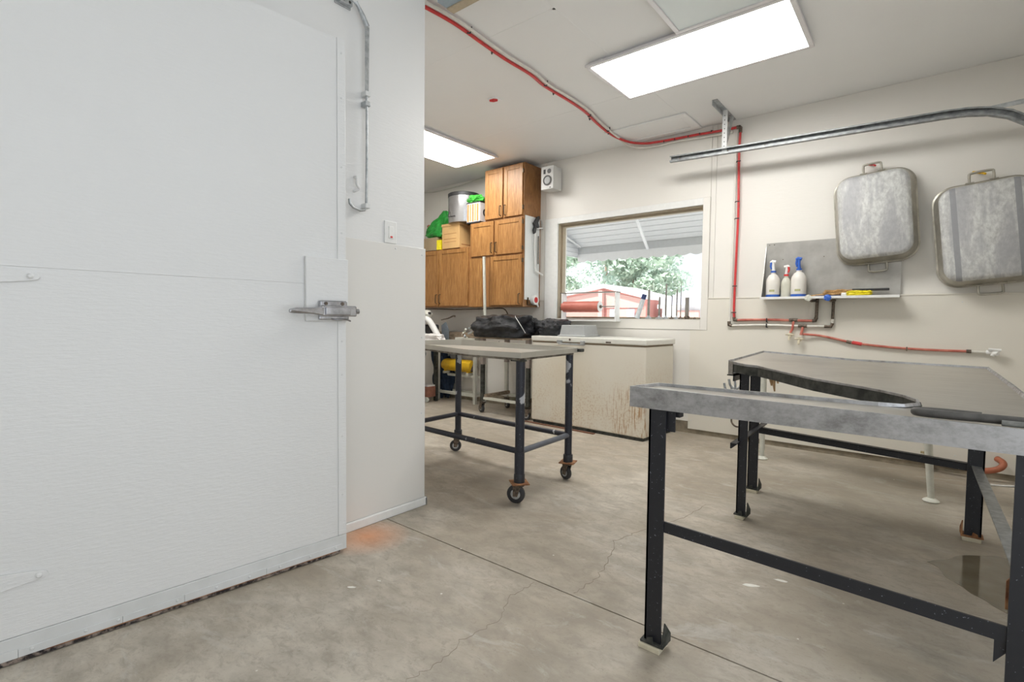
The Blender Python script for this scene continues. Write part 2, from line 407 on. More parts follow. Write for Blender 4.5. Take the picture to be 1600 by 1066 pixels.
mp = dob('latch_plate', bx(0, .016, -.175, .004, .985, 1.241), M_white, bev=.003)
lh = BM()
dob('latch_body', box(box(bx(.016, .040, -.128, -.012, 1.040, 1.068), .016, .03, -.128, .0, .990, 1.045), .034, .055, -.135, .022, 1.004, 1.048), M_chrome, bev=.005)
dob('latch_cover', bx(.053, .062, -.115, -.008, 1.010, 1.041), M_chrome, bev=.003)
dob('latch_lever', slab(BM(), [(.050, -.125, 1.045), (.052, -.165, 1.038), (.058, -.235, 1.036), (.060, -.262, 1.030), (.060, -.262, 1.016), (.056, -.24, 1.014), (.052, -.165, 1.012), (.050, -.125, 1.006)], (.016, 0, 0)), M_chrome, bev=.005)
dob('latch_bolt', tube(BM(), [(.045, .02, 1.026), (.045, .034, 1.026)], .011, 12), M_chrome)
for y in (-.105, -.035): dob('screw', lt([(.007, .040), (.007, .043), (.003, .044)], c=(0, y, 1.056), n=10, axis='x'), M_fit)
dob('keeper', tube(BM(), smooth_path([(.02, -.09, .998), (.035, -.06, .990), (.035, -.02, .992), (.02, .01, .986)], 4), .004, 8), M_chrome)

# cane bolt on the wall beside the door
cb = thing('cane_bolt', 'tall galvanised cane bolt and linkage on the white wall above the door latch', 'bolt', (PX, 1.42, 1.5))
obj('strap', slab(BM(), [(PX+.03, 1.408, 2.325), (PX+.03, 1.428, 2.33), (PX+.03, 1.424, 2.03), (PX+.03, 1.408, 2.03)], (.005, 0, 0)), M_galv, cb)
obj('rod', tb(smooth_path([(PX+.03, 1.416, 2.04), (PX+.03, 1.418, 1.8), (PX+.03, 1.415, 1.56), (PX+.03, 1.414, 1.515)], 4)+[(PX+.03, 1.405, 1.498), (PX+.03, 1.38, 1.492), (PX+.03, 1.345, 1.500), (PX+.03, 1.328, 1.515), (PX+.03, 1.325, 1.535)], .006, 10), M_galv, cb, sm=True)
obj('elbow_link', tb([(PX+.032, 1.418, 2.33), (PX+.03, 1.395, 2.37), (PX+.028, 1.375, 2.40), (PX+.026, 1.362, 2.415)], [.012, .011, .008, .010], 8), M_galv, cb, sm=True)
bk = obj('bracket', box(box(bx(PX, PX+.03, 1.27, 1.34, 2.435, 2.465), PX, PX+.03, 1.285, 1.345, 2.385, 2.412), PX, PX+.008, 1.27, 1.35, 2.38, 2.47), M_galv, cb, bev=.003)
for y, z in ((1.285, 2.45), (1.325, 2.45), (1.30, 2.398), (1.33, 2.398)): obj('hole', lt([(.006, 0), (.006, .003)], c=(PX+.0285, y, z), n=10, axis='x'), M_under, bk)
obj('wire', tb(smooth_path([(PX+.04, 1.20, 2.52), (PX+.035, 1.29, 2.44), (PX+.03, 1.345, 2.41), (PX+.03, 1.37, 2.405)], 3), .003, 6), M_galv, cb)
for z in (2.03, 1.985, 1.52): obj('guide', bx(PX, PX+.04, 1.405, 1.432, z-.012, z+.010), M_kick if z > 2 or z < 1.6 else M_galv, cb, bev=.003)
tag(obj('wall_hook', tb(smooth_path([(PX, 1.37, 1.645), (PX+.02, 1.37, 1.64), (PX+.022, 1.37, 1.61), (PX+.018, 1.385, 1.595), (PX+.01, 1.375, 1.585), (PX, 1.365, 1.58)], 4), .006, 8), M_part, sm=True), 'small white painted hook on the wall between cane bolt and outlet', 'hook')
ol = thing('switch_plate', 'white switch plate with small red light on the partition wall', 'switch', (PX, 1.572, 1.42))
obj('plate', bx(PX, PX+.007, 1.535, 1.608, 1.368, 1.475), M_trim, ol, bev=.003)
obj('rocker', bx(PX+.006, PX+.011, 1.558, 1.586, 1.39, 1.45), M_plastic, ol, bev=.002)
obj('pilot_light', bx(PX+.0105, PX+.013, 1.566, 1.578, 1.394, 1.402), M_red, ol, label='small red indicator')

# ------------------------------------------------------------------ ceiling fixtures
def fixture(label, x0, x1, y0, y1, z, lit):
    t = thing('ceiling_light', label, 'light', ((x0+x1)/2, (y0+y1)/2, CZ))
    e = .028
    obj('housing', bx(x0+.02, x1-.02, y0+.02, y1-.02, z+.012, CZ), M_light_frame, t)
    fr = BM(); box(fr, x0, x1, y0, y0+e, z, z+.016); box(fr, x0, x1, y1-e, y1, z, z+.016); box(fr, x0, x0+e, y0+e, y1-e, z, z+.016); box(fr, x1-e, x1, y0+e, y1-e, z, z+.016)
    obj('frame', fr, M_light_frame, t, bev=.003)
    obj('diffuser', bx(x0+e, x1-e, y0+e, y1-e, z+.006, z+.013), M_emit if lit else M_unlit, t, label='glowing white diffuser' if lit else 'unlit translucent diffuser')
    for x in (x0+.12, x1-.12): obj('latch', bx(x-.008, x+.008, y0-.006, y0+.01, z+.004, z+.02), M_light_frame, t)
def kz(x, y, z): q = (z-1)/1.751; return (x*q, y*q)
z1 = 2.655
x0, y0 = kz(-1.90, 3.10, z1); x1, y1 = kz(-.612, 3.765, z1)
fixture('large lit rectangular ceiling light above the steel table', x0, x1, y0, y1, z1, True)
x2, y2 = kz(-1.25, 3.08, z1)
fixture('unlit pale ceiling light panel touching the big lit one', x2, x2+1.22, y0-.615, y0-.005, z1, False)
x3, y3 = kz(-4.32, 3.02, z1); x4, y4 = kz(-3.665, 4.235, z1)
fixture('lit ceiling light in front of the oak wall cabinets', x3, x4, y4-1.22, y4, z1, True)

ht = thing('attic_hatch', 'white framed attic hatch panel on the ceiling by the window wall', 'hatch', (-1.95, 4.28, CZ))
hx0, hx1, hy0, hy1 = -2.30, -1.565, 4.10, 4.50
fr = BM(); e = .07
box(fr, hx0, hx1, hy0, hy0+e, CZ-.014, CZ); box(fr, hx0, hx1, hy1-e, hy1, CZ-.014, CZ); box(fr, hx0, hx0+e, hy0+e, hy1-e, CZ-.014, CZ); box(fr, hx1-e, hx1, hy0+e, hy1-e, CZ-.014, CZ)
obj('frame', fr, M_ceil, ht, bev=.004); obj('panel', bx(hx0+e+.004, hx1-e-.004, hy0+e+.004, hy1-e-.004, CZ-.006, CZ), M_ceil, ht)
sn = thing('ceiling_sensor', 'small white ceiling plate with a red tag between the lit fixtures', 'sensor', (-2.612, 2.98, CZ))
obj('plate', bx(-2.67, -2.585, 2.945, 3.02, CZ-.010, CZ), M_ceil, sn, bev=.004)
obj('tag', tb([(-2.65, 2.955, CZ-.014), (-2.62, 2.962, CZ-.018), (-2.60, 2.985, CZ-.014)], [.010, .014, .009], 8), M_red, sn, label='red tag')
cbk = thing('ceiling_block', 'tan wooden block with grey blue face fixed to the ceiling at the top edge', 'block', (-1.8, 1.9, CZ))
obj('block', bx(-2.0, -1.40, 1.884, 1.934, CZ-.075, CZ), plain('tan_wood', (.50, .42, .30), .7, 0, .12), cbk, bev=.003)
obj('face_plate', bx(-2.0, -1.40, 1.82, 1.883, CZ-.068, CZ), plain('blue_grey_paint', (.36, .44, .50), .6), cbk)

# ------------------------------------------------------------------ garage door track
tr = thing('door_track', 'galvanised overhead door track running along the right wall and curving down', 'track', (-.7, 4.24, 2.36))
path = [(-1.735, 2.372), (-1.2, 2.354), (-.6, 2.336), (-.1, 2.320), (.05, 2.316), (.15, 2.308), (.25, 2.288), (.34, 2.25), (.42, 2.19), (.48, 2.10), (.51, 2.0), (.515, 1.8), (.515, 1.2)]
sp = []
P = [Vector((x, 0, z)) for x, z in path]
def sweep(bm, P, prof):   # prof: list of (y, w) with w across the path in the x-z plane
    rings = []
    for i, p in enumerate(P):
        d = (P[min(i+1, len(P)-1)]-P[max(i-1, 0)]).normalized(); nrm = Vector((-d.z, 0, d.x))
        rings.append([bm.verts.new((p.x+nrm.x*wv, yv, p.z+nrm.z*wv)) for yv, wv in prof])
    n = len(prof)
    for a, b in zip(rings, rings[1:]):
        for k in range(n): bm.faces.new((a[k], a[(k+1) % n], b[(k+1) % n], b[k]))
    bm.faces.new(rings[0]); bm.faces.new(rings[-1][::-1]); return bm
H = .025
prof = [(4.215, -H), (4.215, -H+.012), (4.217, -H+.012), (4.217, -H+.002), (4.248, -H+.002), (4.248, H-.002), (4.217, H-.002), (4.217, H-.010), (4.215, H-.010), (4.215, H), (4.25, H), (4.25, -H)]
obj('rail', sweep(BM(), P, prof), mottled('rail_zinc', (.20, .21, .215), (.36, .375, .38), 30, .45, .5), tr)
ba = BM(); slab(ba, [(.26, 4.252, 2.300), (.69, 4.252, 2.318), (.69, 4.252, 2.350), (.26, 4.252, 2.325)], (0, .006, 0)); obj('brace', ba, M_galv, tr)
for x in (-1.66, -1.27, -1.0): obj('bolt', lt([(.006, -.004), (.006, .002)], c=(x, 4.247, 2.372-(x+1.735)*.034), n=8, axis='y'), M_fit, tr)
ha = thing('track_hanger', 'perforated galvanised angle hanging from the ceiling above the door track', 'bracket', (-1.30, 4.24, CZ))
an = BM(); box(an, -1.325, -1.287, 4.01, 4.50, CZ-.004, CZ); box(an, -1.325, -1.321, 4.01, 4.50, CZ-.04, CZ); obj('ceiling_angle', an, M_galv, ha)
an = BM(); box(an, -1.318, -1.280, 4.245, 4.249, 2.358, CZ-.004); box(an, -1.318, -1.314, 4.249, 4.27, 2.358, CZ-.004)
dr = obj('drop_strap', an, M_kick, ha)
for k in range(8): obj('hole', lt([(.004, -.002), (.004, 0)], c=(-1.300, 4.2445, 2.40+k*.034), n=8, axis='y'), M_under, dr)
obj('gusset', slab(BM(), [(-1.29, 4.25, 2.37), (-1.29, 4.44, CZ-.004), (-1.29, 4.37, CZ-.004), (-1.29, 4.25, 2.50)], (.003, 0, 0)), M_galv, ha)

# ------------------------------------------------------------------ window
win = bpy.data.objects.new('window_1', None); C.objects.link(win); win['kind'] = 'structure'; win.location = (-2.3, WY, 1.02)
c0, c1, c2, c3 = -3.226, -1.483, .926, 2.078
obj('casing', bx(c0, wx0, WY-.022, WY+.0, c2, c3), M_trim, win, bev=.002)
obj('casing', bx(wx1, c1, WY-.022, WY+.0, c2, c3), M_wall, win, bev=.002)
obj('casing', bx(wx0, wx1, WY-.022, WY+.0, wz1, c3), M_trim, win, bev=.002)
obj('casing', bx(wx0, wx1, WY-.022, WY+.0, c2, wz0-.004), M_wall, win, bev=.002)
obj('sill', bx(wx0, wx1, WY-.024, WY+WT, wz0-.004, wz0), M_wall, win)
fb = BM(); e = .028; yy0, yy1 = WY+.045, WY+.10
box(fb, wx0, wx0+e, yy0, yy1, wz0, wz1); box(fb, wx1-e*.4, wx1, yy0, yy1, wz0, wz1); box(fb, wx0+e, wx1-e*.4, yy0, yy1, wz1-.032, wz1); box(fb, wx0+e, wx1-e*.4, yy0, yy1, wz0, wz0+.018)
obj('window_frame', fb, M_tan, win, bev=.003)
fb = BM(); box(fb, wx0, wx0+.008, WY, yy0, wz0, wz1); box(fb, wx0+.008, wx1, WY, yy0, wz1-.010, wz1)
obj('stop', fb, M_tan, win)
obj('glass', bx(wx0+e, wx1-e*.4, WY+.070, WY+.074, wz0+.018, wz1-.032), M_glass, win)

# things on the sill
SZ = wz0
def rod(name, label, x, h, w, mat, base, flat=False, tip=False, cat='steel'):
    t = thing(name, label, cat, (x, WY+.0, SZ))
    y = WY+.0; s = w/2
    if flat: obj('shaft', bx(x-s, x+s, y-.006, y+.006, SZ+.008, SZ+h), mat, t, bev=.002)
    else: obj('shaft', tb([(x, y, SZ+.008), (x, y, SZ+h*.5), (x+.002, y, SZ+h-.01), (x+.002, y, SZ+h)], [s, s, s*(.6 if tip else .95), s*(.15 if tip else .8)], 12), mat, t, sm=True)
    obj('base', lt([(base, 0), (base, .007), (s*1.5, .018), (s, .03)] , c=(x, y, SZ), n=16), M_galv if base > .022 else M_fit, t, sm=True)
f = WY/4.68
M_steelrod = plain('dull_steel_rod', (.26, .245, .22), .45, .4)
rod('sharpening_steel', 'tall thick grey rod on the window sill beside the leaning clear tube', -2.101*f, .275, .024, M_steelrod, .030)
rod('sharpening_steel', 'short grey rod on a wide foot, second from the clear tube', -1.992*f, .205, .018, M_steelrod, .034)
rod('sharpening_steel', 'tall grey rod on a dark foot near the middle of the sill rods', -1.928*f, .325, .016, M_steelrod, .028)
rod('sharpening_steel', 'shortest thin rod between two tall ones on the sill', -1.870*f, .215, .009, M_steelrod, .020)
rod('sharpening_steel', 'medium thin rod with a bulbous foot on the sill', -1.822*f, .272, .012, M_steelrod, .024)
rod('sharpening_steel', 'tallest needle thin pointed rod on the window sill', -1.784*f, .345, .009, M_steelrod, .021, tip=True)
rod('sharpening_stone', 'wide flat grey bar standing at the right end of the sill', -1.724*f, .195, .034, M_steelrod, .020, flat=True, cat='bar')
t = thing('clear_tube', 'clear plastic tube with dark blue cap leaning on the sill', 'bottle', (-2.115, WY+.02, SZ))
ax = Vector((.075, 0, .225)).normalized(); p0 = Vector((-2.150, WY+.0, SZ+.008))
obj('tube', tb([p0, p0+ax*.02, p0+ax*.16, p0+ax*.19], [.026, .024, .022, .020], 16), plain('milky_plastic', (.62, .66, .68), .25), t, sm=True)
obj('cap', tb([p0+ax*.19, p0+ax*.235], .023, 16), plain('navy_plastic', (.04, .06, .16), .4), t, sm=True, label='dark blue cap')
for i, (x, r) in enumerate(((-1.60, .012), (-1.66, .008), (-1.63, .006))):
    tag(obj('grinder_part', lt([(r, 0), (r*1.1, r*.6), (r*.7, r*1.4), (r*.3, r*1.6)], c=(x, WY+.0, SZ), n=12), M_fit, sm=True), ['dark round metal part in the right corner of the sill', 'small dark metal part beside the flat bar', 'tiny dark metal part between two others in the sill corner'][i], 'part')
# paper dispenser
rk = thing('roll_dispenser', 'white wire and board rack holding a red paper roll at the left of the window', 'rack', (-2.68, 4.47, .99))
q = 4.46/4.68
rx0, rx1 = -3.12*q, -2.44*q
obj('shelf', bx(rx0-.02, rx1+.02, 4.40, 4.506, 1+(.995-1)*q-.004, 1.004), M_trim, rk, bev=.002)
for x in (rx0+.035, rx1): obj('upright', bx(x-.008, x+.008, 4.42, 4.50, 1.004, 1+.287*q), M_plastic, rk, bev=.002)
obj('top_bar', bx(rx0, rx1+.02, 4.43, 4.49, 1+.287*q, 1+.297*q), M_steelrod, rk)
obj('spindle', tb([(rx0-.015, 4.46, 1.137), (rx1-.005, 4.46, 1.139)], .006, 8), M_steelrod, rk)
rl = thing('paper_roll', 'red wrapped roll of butcher paper in the white rack', 'roll', (-2.72, 4.46, 1.137))
obj('roll', lt([(.055, 0), (.055, .43)], c=(-2.943, 4.46, 1.137), n=28, axis='x'), mottled('roll_wrap', (.50, .13, .09), (.62, .2, .15), 4, .5), rl, sm=True)
obj('roll_end', lt([(.054, .4305), (.03, .431), (.015, .4312)], c=(-2.943, 4.46, 1.137), n=28, axis='x'), M_trim, rl, label='pale paper end')
obj('core', lt([(.016, .431), (.016, .445)], c=(-2.943, 4.46, 1.137), n=14, axis='x'), M_fit, rl)
obj('rack_leg', bx(rx0, rx0+.02, 4.49, 4.506, .955, 1.0), M_plastic, rk)

# ------------------------------------------------------------------ outside
struct('ground', bx(-40, 30, WY+WT, 60, -.35, -.15), M_gravel)
aw = thing('window_awning', 'white slatted metal awning over the window with scalloped valance', 'awning', (-2.6, WY+WT, 2.1))
ay0, az0, ay1, az1 = WY+WT, 2.33, 5.62, 1.925
ax0, ax1 = -3.50, -.6
N = 10
for k in range(N):
    t0, t1 = k/N, (k+.86)/N
    a = (ay0+(ay1-ay0)*t0, az0+(az1-az0)*t0); b = (ay0+(ay1-ay0)*t1, az0+(az1-az0)*t1)
    obj('slat', slab(BM(), [(ax0, a[0], a[1]), (ax1, a[0], a[1]), (ax1, b[0], b[1]), (ax0, b[0], b[1])], (0, .004, .012)), M_awn, aw)
    t2 = (k+1.05)/N; c_ = (ay0+(ay1-ay0)*t2, az0+(az1-az0)*t2+.022)
    obj('slat', slab(BM(), [(ax0, b[0]-.01, b[1]+.022), (ax1, b[0]-.01, b[1]+.022), (ax1, c_[0], c_[1]), (ax0, c_[0], c_[1])], (0, .002, .006)), M_awnd, aw)  # dark strip, shade between the slats put into its colour
obj('header', slab(BM(), [(ax0, ay1, az1+.03), (ax1, ay1, az1+.03), (ax1, ay1, az1-.085), (ax0, ay1, az1-.085)], (0, .02, 0)), M_awng, aw)
va = BM(); top = 1.842; xs = []; n = 140
for i in range(n+1):
    x = ax0+(ax1-ax0)*i/n; xs.append((x, top-.085-.022*abs(math.sin((x-ax0)*math.pi/.145))))
slab(va, [(ax0, ay1-.004, top)]+[(x, ay1-.004, z) for x, z in xs]+[(ax1, ay1-.004, top)], (0, .006, 0)); obj('valance', va, M_awn, aw)
obj('side_panel', slab(BM(), [(ax0, ay0, az0), (ax0, ay1, az1), (ax0, ay1, 1.80), (ax0, ay0, 1.80)], (-.006, 0, 0)), M_awn, aw)
for k in range(5): obj('side_louvre', bx(ax0, ax0+.012, ay0, ay1-.02, 1.80+k*.055, 1.808+k*.055), M_awng, aw)
obj('brace', tb([(-2.31, ay0+.02, 2.12), (-2.545, ay1-.02, 1.845)], .018, 8), M_awn, aw)
obj('hinge', tb([(-3.47, ay0+.02, 2.16), (-3.44, ay1-.04, 1.93)], .012, 8), M_awn, aw)

def house(name, label, x0, x1, y, zl, zp, zr, xp, mat, dep, over=.25):
    t = thing(name, label, 'shed', ((x0+x1)/2, y, -.15))
    obj('wall', slab(BM(), [(x0, y, -.15), (x1, y, -.15), (x1, y, zr), (xp, y, zp), (x0, y, zl)], (0, dep, 0)), mat, t)
    for (xa, za, xb, zb) in ((x0-over, zl-.03, xp, zp), (xp, zp, x1+over, zr-.04)):
        obj('roof', slab(BM(), [(xa, y-over, za), (xb, y-over, zb), (xb, y-over, zb+.16), (xa, y-over, za+.16)], (0, dep+2*over, 0)), M_snow, t)
    return t
h = house('garden_shed', 'red walled shed with white gable roof beyond the window', -13.4, -9.1, 20, 2.05, 2.43, 1.92, -11.0, M_redwall, 3)
obj('gable_band', slab(BM(), [(-13.3, 19.99, 1.55), (-9.2, 19.99, 1.55), (-9.2, 19.99, 1.9), (-11.0, 19.99, 2.30), (-13.3, 19.99, 1.98)], (0, -.03, 0)), M_pinkwall, h)
obj('window', bx(-12.95, -11.95, 19.92, 19.97, 1.68, 1.84), M_shedgrey, h); obj('door', bx(-10.6, -9.9, 19.9, 19.99, -.1, 1.5), M_pinkwall, h)
obj('post', bx(-11.2, -11.0, 19.7, 19.9, -.15, 2.3), M_pinkwall, h)
for x in (-10.5, -9.7): obj('window', bx(x-.2, x+.15, 19.86, 19.9, 1.1, 1.5), M_shedgrey, h)
h = house('pale_shed', 'pale low shed with lavender grey roof behind the sill rods', -8.6, -6.2, 20.5, 1.55, 1.78, 1.70, -7.3, M_snow, 3, .15)
obj('roof_panel', bx(-8.5, -6.2, 20.1, 20.2, 1.66, 2.0), M_shedgrey, h)
obj('window', bx(-7.9, -7.0, 20.3, 20.4, 1.1, 1.45), M_pinkwall, h)
tag(obj('porch_post', box(bx(-4.55, -4.42, 6.3, 6.42, -.15, 2.1), -4.72, -4.60, 6.3, 6.42, -.15, 2.1), plain('pale_pink_post', (.75, .55, .50), .7)), 'pale pink double post seen at the left edge of the window', 'post')
def tree(label, x, y, h, r, mat, nl, seed, shape=1.):
    rr = random.Random(seed); t = thing('tree', label, 'tree', (x, y, -.15), group=None)
    obj('trunk', tb([(x, y, -.15), (x+.1, y, h*.4), (x, y, h*.8)], [.22, .16, .05], 8), M_bark, t, sm=True)
    cl_ = [(rr.gauss(0, r*.45), rr.gauss(0, r*.4), h*.32+abs(rr.random())*h*.62, rr.uniform(.35, .8)*r*.5) for _ in range(26)]
    bm = BM()
    for _ in range(nl):
        a, b, c, s = rr.choice(cl_); v = Vector((rr.gauss(0, 1), rr.gauss(0, 1), rr.gauss(0, 1))).normalized()*s
        p = Vector((x+a+v.x, y+b+v.y, c+v.z*.8)); u = Vector((rr.gauss(0, 1), rr.gauss(0, 1), rr.gauss(0, 1))).normalized(); w_ = u.orthogonal().normalized()
        L = rr.uniform(.10, .24)
        q = [p-u*L, p+w_*L*.45, p+u*L, p-w_*L*.45]; bm.faces.new([bm.verts.new(k) for k in q])
    obj('foliage', bm, mat, t, kind='stuff')
for i, a in enumerate([('broad green tree behind the left slope of the red shed roof', -17.8, 25.5, 6.5, 2.4, M_leaf), ('dense tree above the peak of the red shed', -18.2, 33, 8.0, 3.2, M_leaf2),
    ('green tree behind the right slope of the red shed roof', -12.6, 26, 6.3, 2.3, M_leaf), ('pale tree left of the white gap of sky', -19.5, 43, 9.6, 3.4, M_leaf2),
    ('far tree at the left edge of the window view', -27.0, 34, 8.5, 3.0, M_leaf2), ('sparse pale tree at the right edge of the window view', -6.2, 27, 6.0, 1.4, M_leaf2)]):
    tree(a[0], a[1], a[2], a[3], a[4], a[5], 5200 if i < 5 else 1500, 50+i)

# ------------------------------------------------------------------ trays and tables
def inset(poly, d):      # poly counter-clockwise, moved inward by d with mitred corners
    n = len(poly); out = []
    for i in range(n):
        a, b, c = Vector(poly[i-1]), Vector(poly[i]), Vector(poly[(i+1) % n])
        e1 = (b-a).normalized(); e2 = (c-b).normalized(); n1 = Vector((-e1.y, e1.x)); n2 = Vector((-e2.y, e2.x))
        m = n1+n2
        if m.length < 1e-4: m = n1
        m.normalize(); k = max(.35, m.dot(n1)); out.append(tuple(b+m*(d/k)))
    return out
def rim(poly, zt, zb, zs, wd, idx=None):
    n = len(poly); zt = zt if isinstance(zt, list) else [zt]*n; bm = BM()
    zs = [z-.009 for z in zt] if zs is None else [zs]*n
    A, B, Cc = poly, inset(poly, wd), inset(poly, wd*1.7); inn = inset(poly, .004)
    L = [[bm.verts.new((*A[i], zb)) for i in range(n)], [bm.verts.new((*A[i], zt[i])) for i in range(n)], [bm.verts.new((*B[i], zt[i])) for i in range(n)],
         [bm.verts.new((*Cc[i], zs[i])) for i in range(n)], [bm.verts.new((*Cc[i], zs[i]-.003)) for i in range(n)], [bm.verts.new((*inn[i], zt[i]-.006)) for i in range(n)], [bm.verts.new((*inn[i], zb)) for i in range(n)]]
    for i in (range(n) if idx is None else idx):
        j = (i+1) % n
        for a, b in zip(L, L[1:]+L[:1]): bm.faces.new((a[i], a[j], b[j], b[i]))
    return bm
def leg_angle(x, y, z0, z1, s=.05, sx=1, sy=1, t=.006):
    bm = BM(); xs = sorted((x, x+sx*s)); ys = sorted((y, y+sy*s)); ty = sorted((y, y+sy*t)); tx = sorted((x, x+sx*t))
    box(bm, xs[0], xs[1], ty[0], ty[1], z0, z1); box(bm, tx[0], tx[1], ys[0], ys[1], z0, z1); return bm

tt = thing('steel_cutting_table', 'large worn steel table with a long teardrop notch and black angle iron legs', 'table', (-.25, 2.3, 0))
arm = [(-.700, 1.437), (.235, 1.437), (.235, 2.35), (.235, 3.27), (-.30, 3.27), (-.745, 3.27), (-.775, 2.70)]
notch = [(-.741, 2.655), (-.66, 2.565), (-.60, 2.535), (-.56, 2.475), (-.50, 2.40), (-.40, 2.255), (-.316, 2.140), (-.235, 2.060), (-.150, 1.975), (-.090, 1.900), (-.045, 1.830), (-.015, 1.745), (-.012, 1.675), (-.04, 1.622), (-.09, 1.592), (-.19, 1.585), (-.43, 1.580), (-.668, 1.580)]
poly = arm+notch
ZS = .768
ztop = [.800, .790, .800, .802, .809, .832, .806]+[.803, .800, .800, .799]+[.797]*9+[.797, .800, .800, .800, .800][:5]
ztop = (ztop+[.8]*40)[:len(poly)]
sb_ = prism(BM(), inset(poly, .008), ZS-.006, ZS)
sv_ = list(sb_.verts); bmesh.ops.recalc_face_normals(sb_, faces=sb_.faces); sb_.normal_update()
bmesh.ops.triangulate(sb_, faces=[f for f in sb_.faces if len(f.verts) > 4], ngon_method='EAR_CLIP')
for i, v in enumerate(sv_): v.co.z = ztop[i % len(poly)]-.009-(.005 if i < len(poly) else 0)
obj('sheet', sb_, M_top, tt)
obj('outer_edge', rim(poly, ztop, .737, None, .0055, [0, 1, 2, 3, 4, 5, 6, len(poly)-1]), M_steel, tt)
ne = obj('notch_edge', rim(poly, ztop, .790, None, .0055, list(range(7, len(poly)-1))), M_steel, tt)
sk = BM(); Q = inset(poly, .003); Q2 = inset(poly, .011)
for i in range(7, len(poly)-2):
    j = i+1; slab(sk, [(*Q[i], .750), (*Q[j], .750), (*Q[j], .790), (*Q[i], .790)], (Q2[i][0]-Q[i][0], Q2[i][1]-Q[i][1], 0))
obj('notch_skirt', sk, M_under, tt)
LEGS = ((-.640, 1.447, 1, 1, .052), (.205, 1.455, -1, 1, .052), (-.722, 2.715, 1, 1, .045), (-.79, 3.19, 1, 1, .055), (.230, 3.14, -1, 1, .060))
for i, (x, y, sx, sy, s) in enumerate(LEGS):
    tilt = obj('leg', leg_angle(x, y, .012, .765, s, sx, sy), M_bpaint, tt)
    fx = x+sx*s/2
    cl_ = BM(); slab(cl_, [(x-sx*.008, y-.012, .018), (x+sx*(s+.012), y-.012, .018), (x+sx*(s+.012), y+.05, .018), (x-sx*.008, y+.05, .018)], (0, 0, .006))
    slab(cl_, [(x+sx*(s+.006), y-.010, .02), (x+sx*(s+.010), y+.045, .02), (x+sx*(s+.010), y+.045, .045), (x+sx*(s+.004), y+.015, .085)], (.004*sx, 0, 0))
    slab(cl_, [(x+sx*.01, y-.012, .02), (x+sx*.035, y-.014, .02), (x+sx*.03, y-.012, .044), (x+sx*.013, y-.012, .036)], (0, .004, 0))
    obj('foot_bracket', cl_, M_rust if i == 4 else M_under, tilt)
    sz = (.06, .055) if i in (0, 3, 4) else (.035, .04)
    obj('shim_block', bx(fx-sz[0]*.62, fx+sz[0]*.5, y-.018, y-.018+sz[1], 0, .017), M_block, tilt, bev=.002)
def angle_rail(p, q, h=.033, t=.006, d=.035):
    p, q = Vector(p), Vector(q); e = (q-p).normalized(); nrm = Vector((-e.y, e.x, 0)); bm = BM()
    slab(bm, [p, q, q+Vector((0, 0, h)), p+Vector((0, 0, h))], nrm*t)
    slab(bm, [p+Vector((0, 0, h)), q+Vector((0, 0, h)), q+nrm*d+Vector((0, 0, h)), p+nrm*d+Vector((0, 0, h))], (0, 0, -t)); return bm
obj('stretcher', box(slab(BM(), [(-.60, 1.453, .367), (.47, 1.461, .322), (.47, 1.461, .357), (-.60, 1.453, .400)], (0, .006, 0)), .19, .197, 1.46, 1.49, .33, .36), M_bpaint, tt)
obj('stretcher', angle_rail((-.745, 3.20, .352), (.20, 3.155, .318), .034), M_bpaint, tt)
obj('stretcher', angle_rail((-.728, 3.22, .385), (-.742, 2.655, .366), .028, .006, .03), M_bpaint, tt)
obj('stretcher', slab(BM(), [(.185, 3.14, .350), (.22, 3.14, .350), (.250, 1.50, .330), (.212, 1.50, .330)], (0, 0, -.006)), M_galv, tt)
obj('top_rail', angle_rail((-.745, 2.70, .70), (-.745, 3.22, .70), .033), M_bpaint, tt)
obj('corner_plate', bx(-.592, -.565, 1.46, 1.466, .672, .745), M_bpaint, tt)
obj('corner_plate', bx(-.60, -.555, 1.47, 1.50, .715, .737), M_bpaint, tt)
obj('gusset', slab(BM(), [(.135, 1.463, .335), (.170, 1.463, .335), (.135, 1.463, .285)], (0, .005, 0)), M_bpaint, tt)
obj('gusset', slab(BM(), [(.150, 1.475, .46), (.150, 1.475, .40), (.163, 1.475, .40), (.163, 1.475, .48)], (0, .005, 0)), M_rust, tt)
tag(obj('rubber_hose', tb(smooth_path([(.10, 1.489, .8015), (.04, 1.494, .8015), (.005, 1.490, .8015), (-.012, 1.476, .8015), (.0, 1.464, .8015), (.05, 1.461, .8015), (.10, 1.466, .8015), (.175, 1.469, .8015), (.226, 1.469, .8015)], 5), .0095, 12), plain('dark_hose', (.085, .08, .072), .6, 0, .25, 60), sm=True), 'dark grey rubber hose curled along the front lip of the steel table', 'hose')
tag(obj('rubber_strip', tb([(.128, 1.4495, .7975), (.17, 1.4495, .7975), (.222, 1.4495, .7975)], .0062, 10), mottled('weathered_rubber', (.10, .10, .09), (.22, .22, .20), 40, .7), sm=True), 'short pale ended rubber strip beside the curled hose on the table', 'strip')
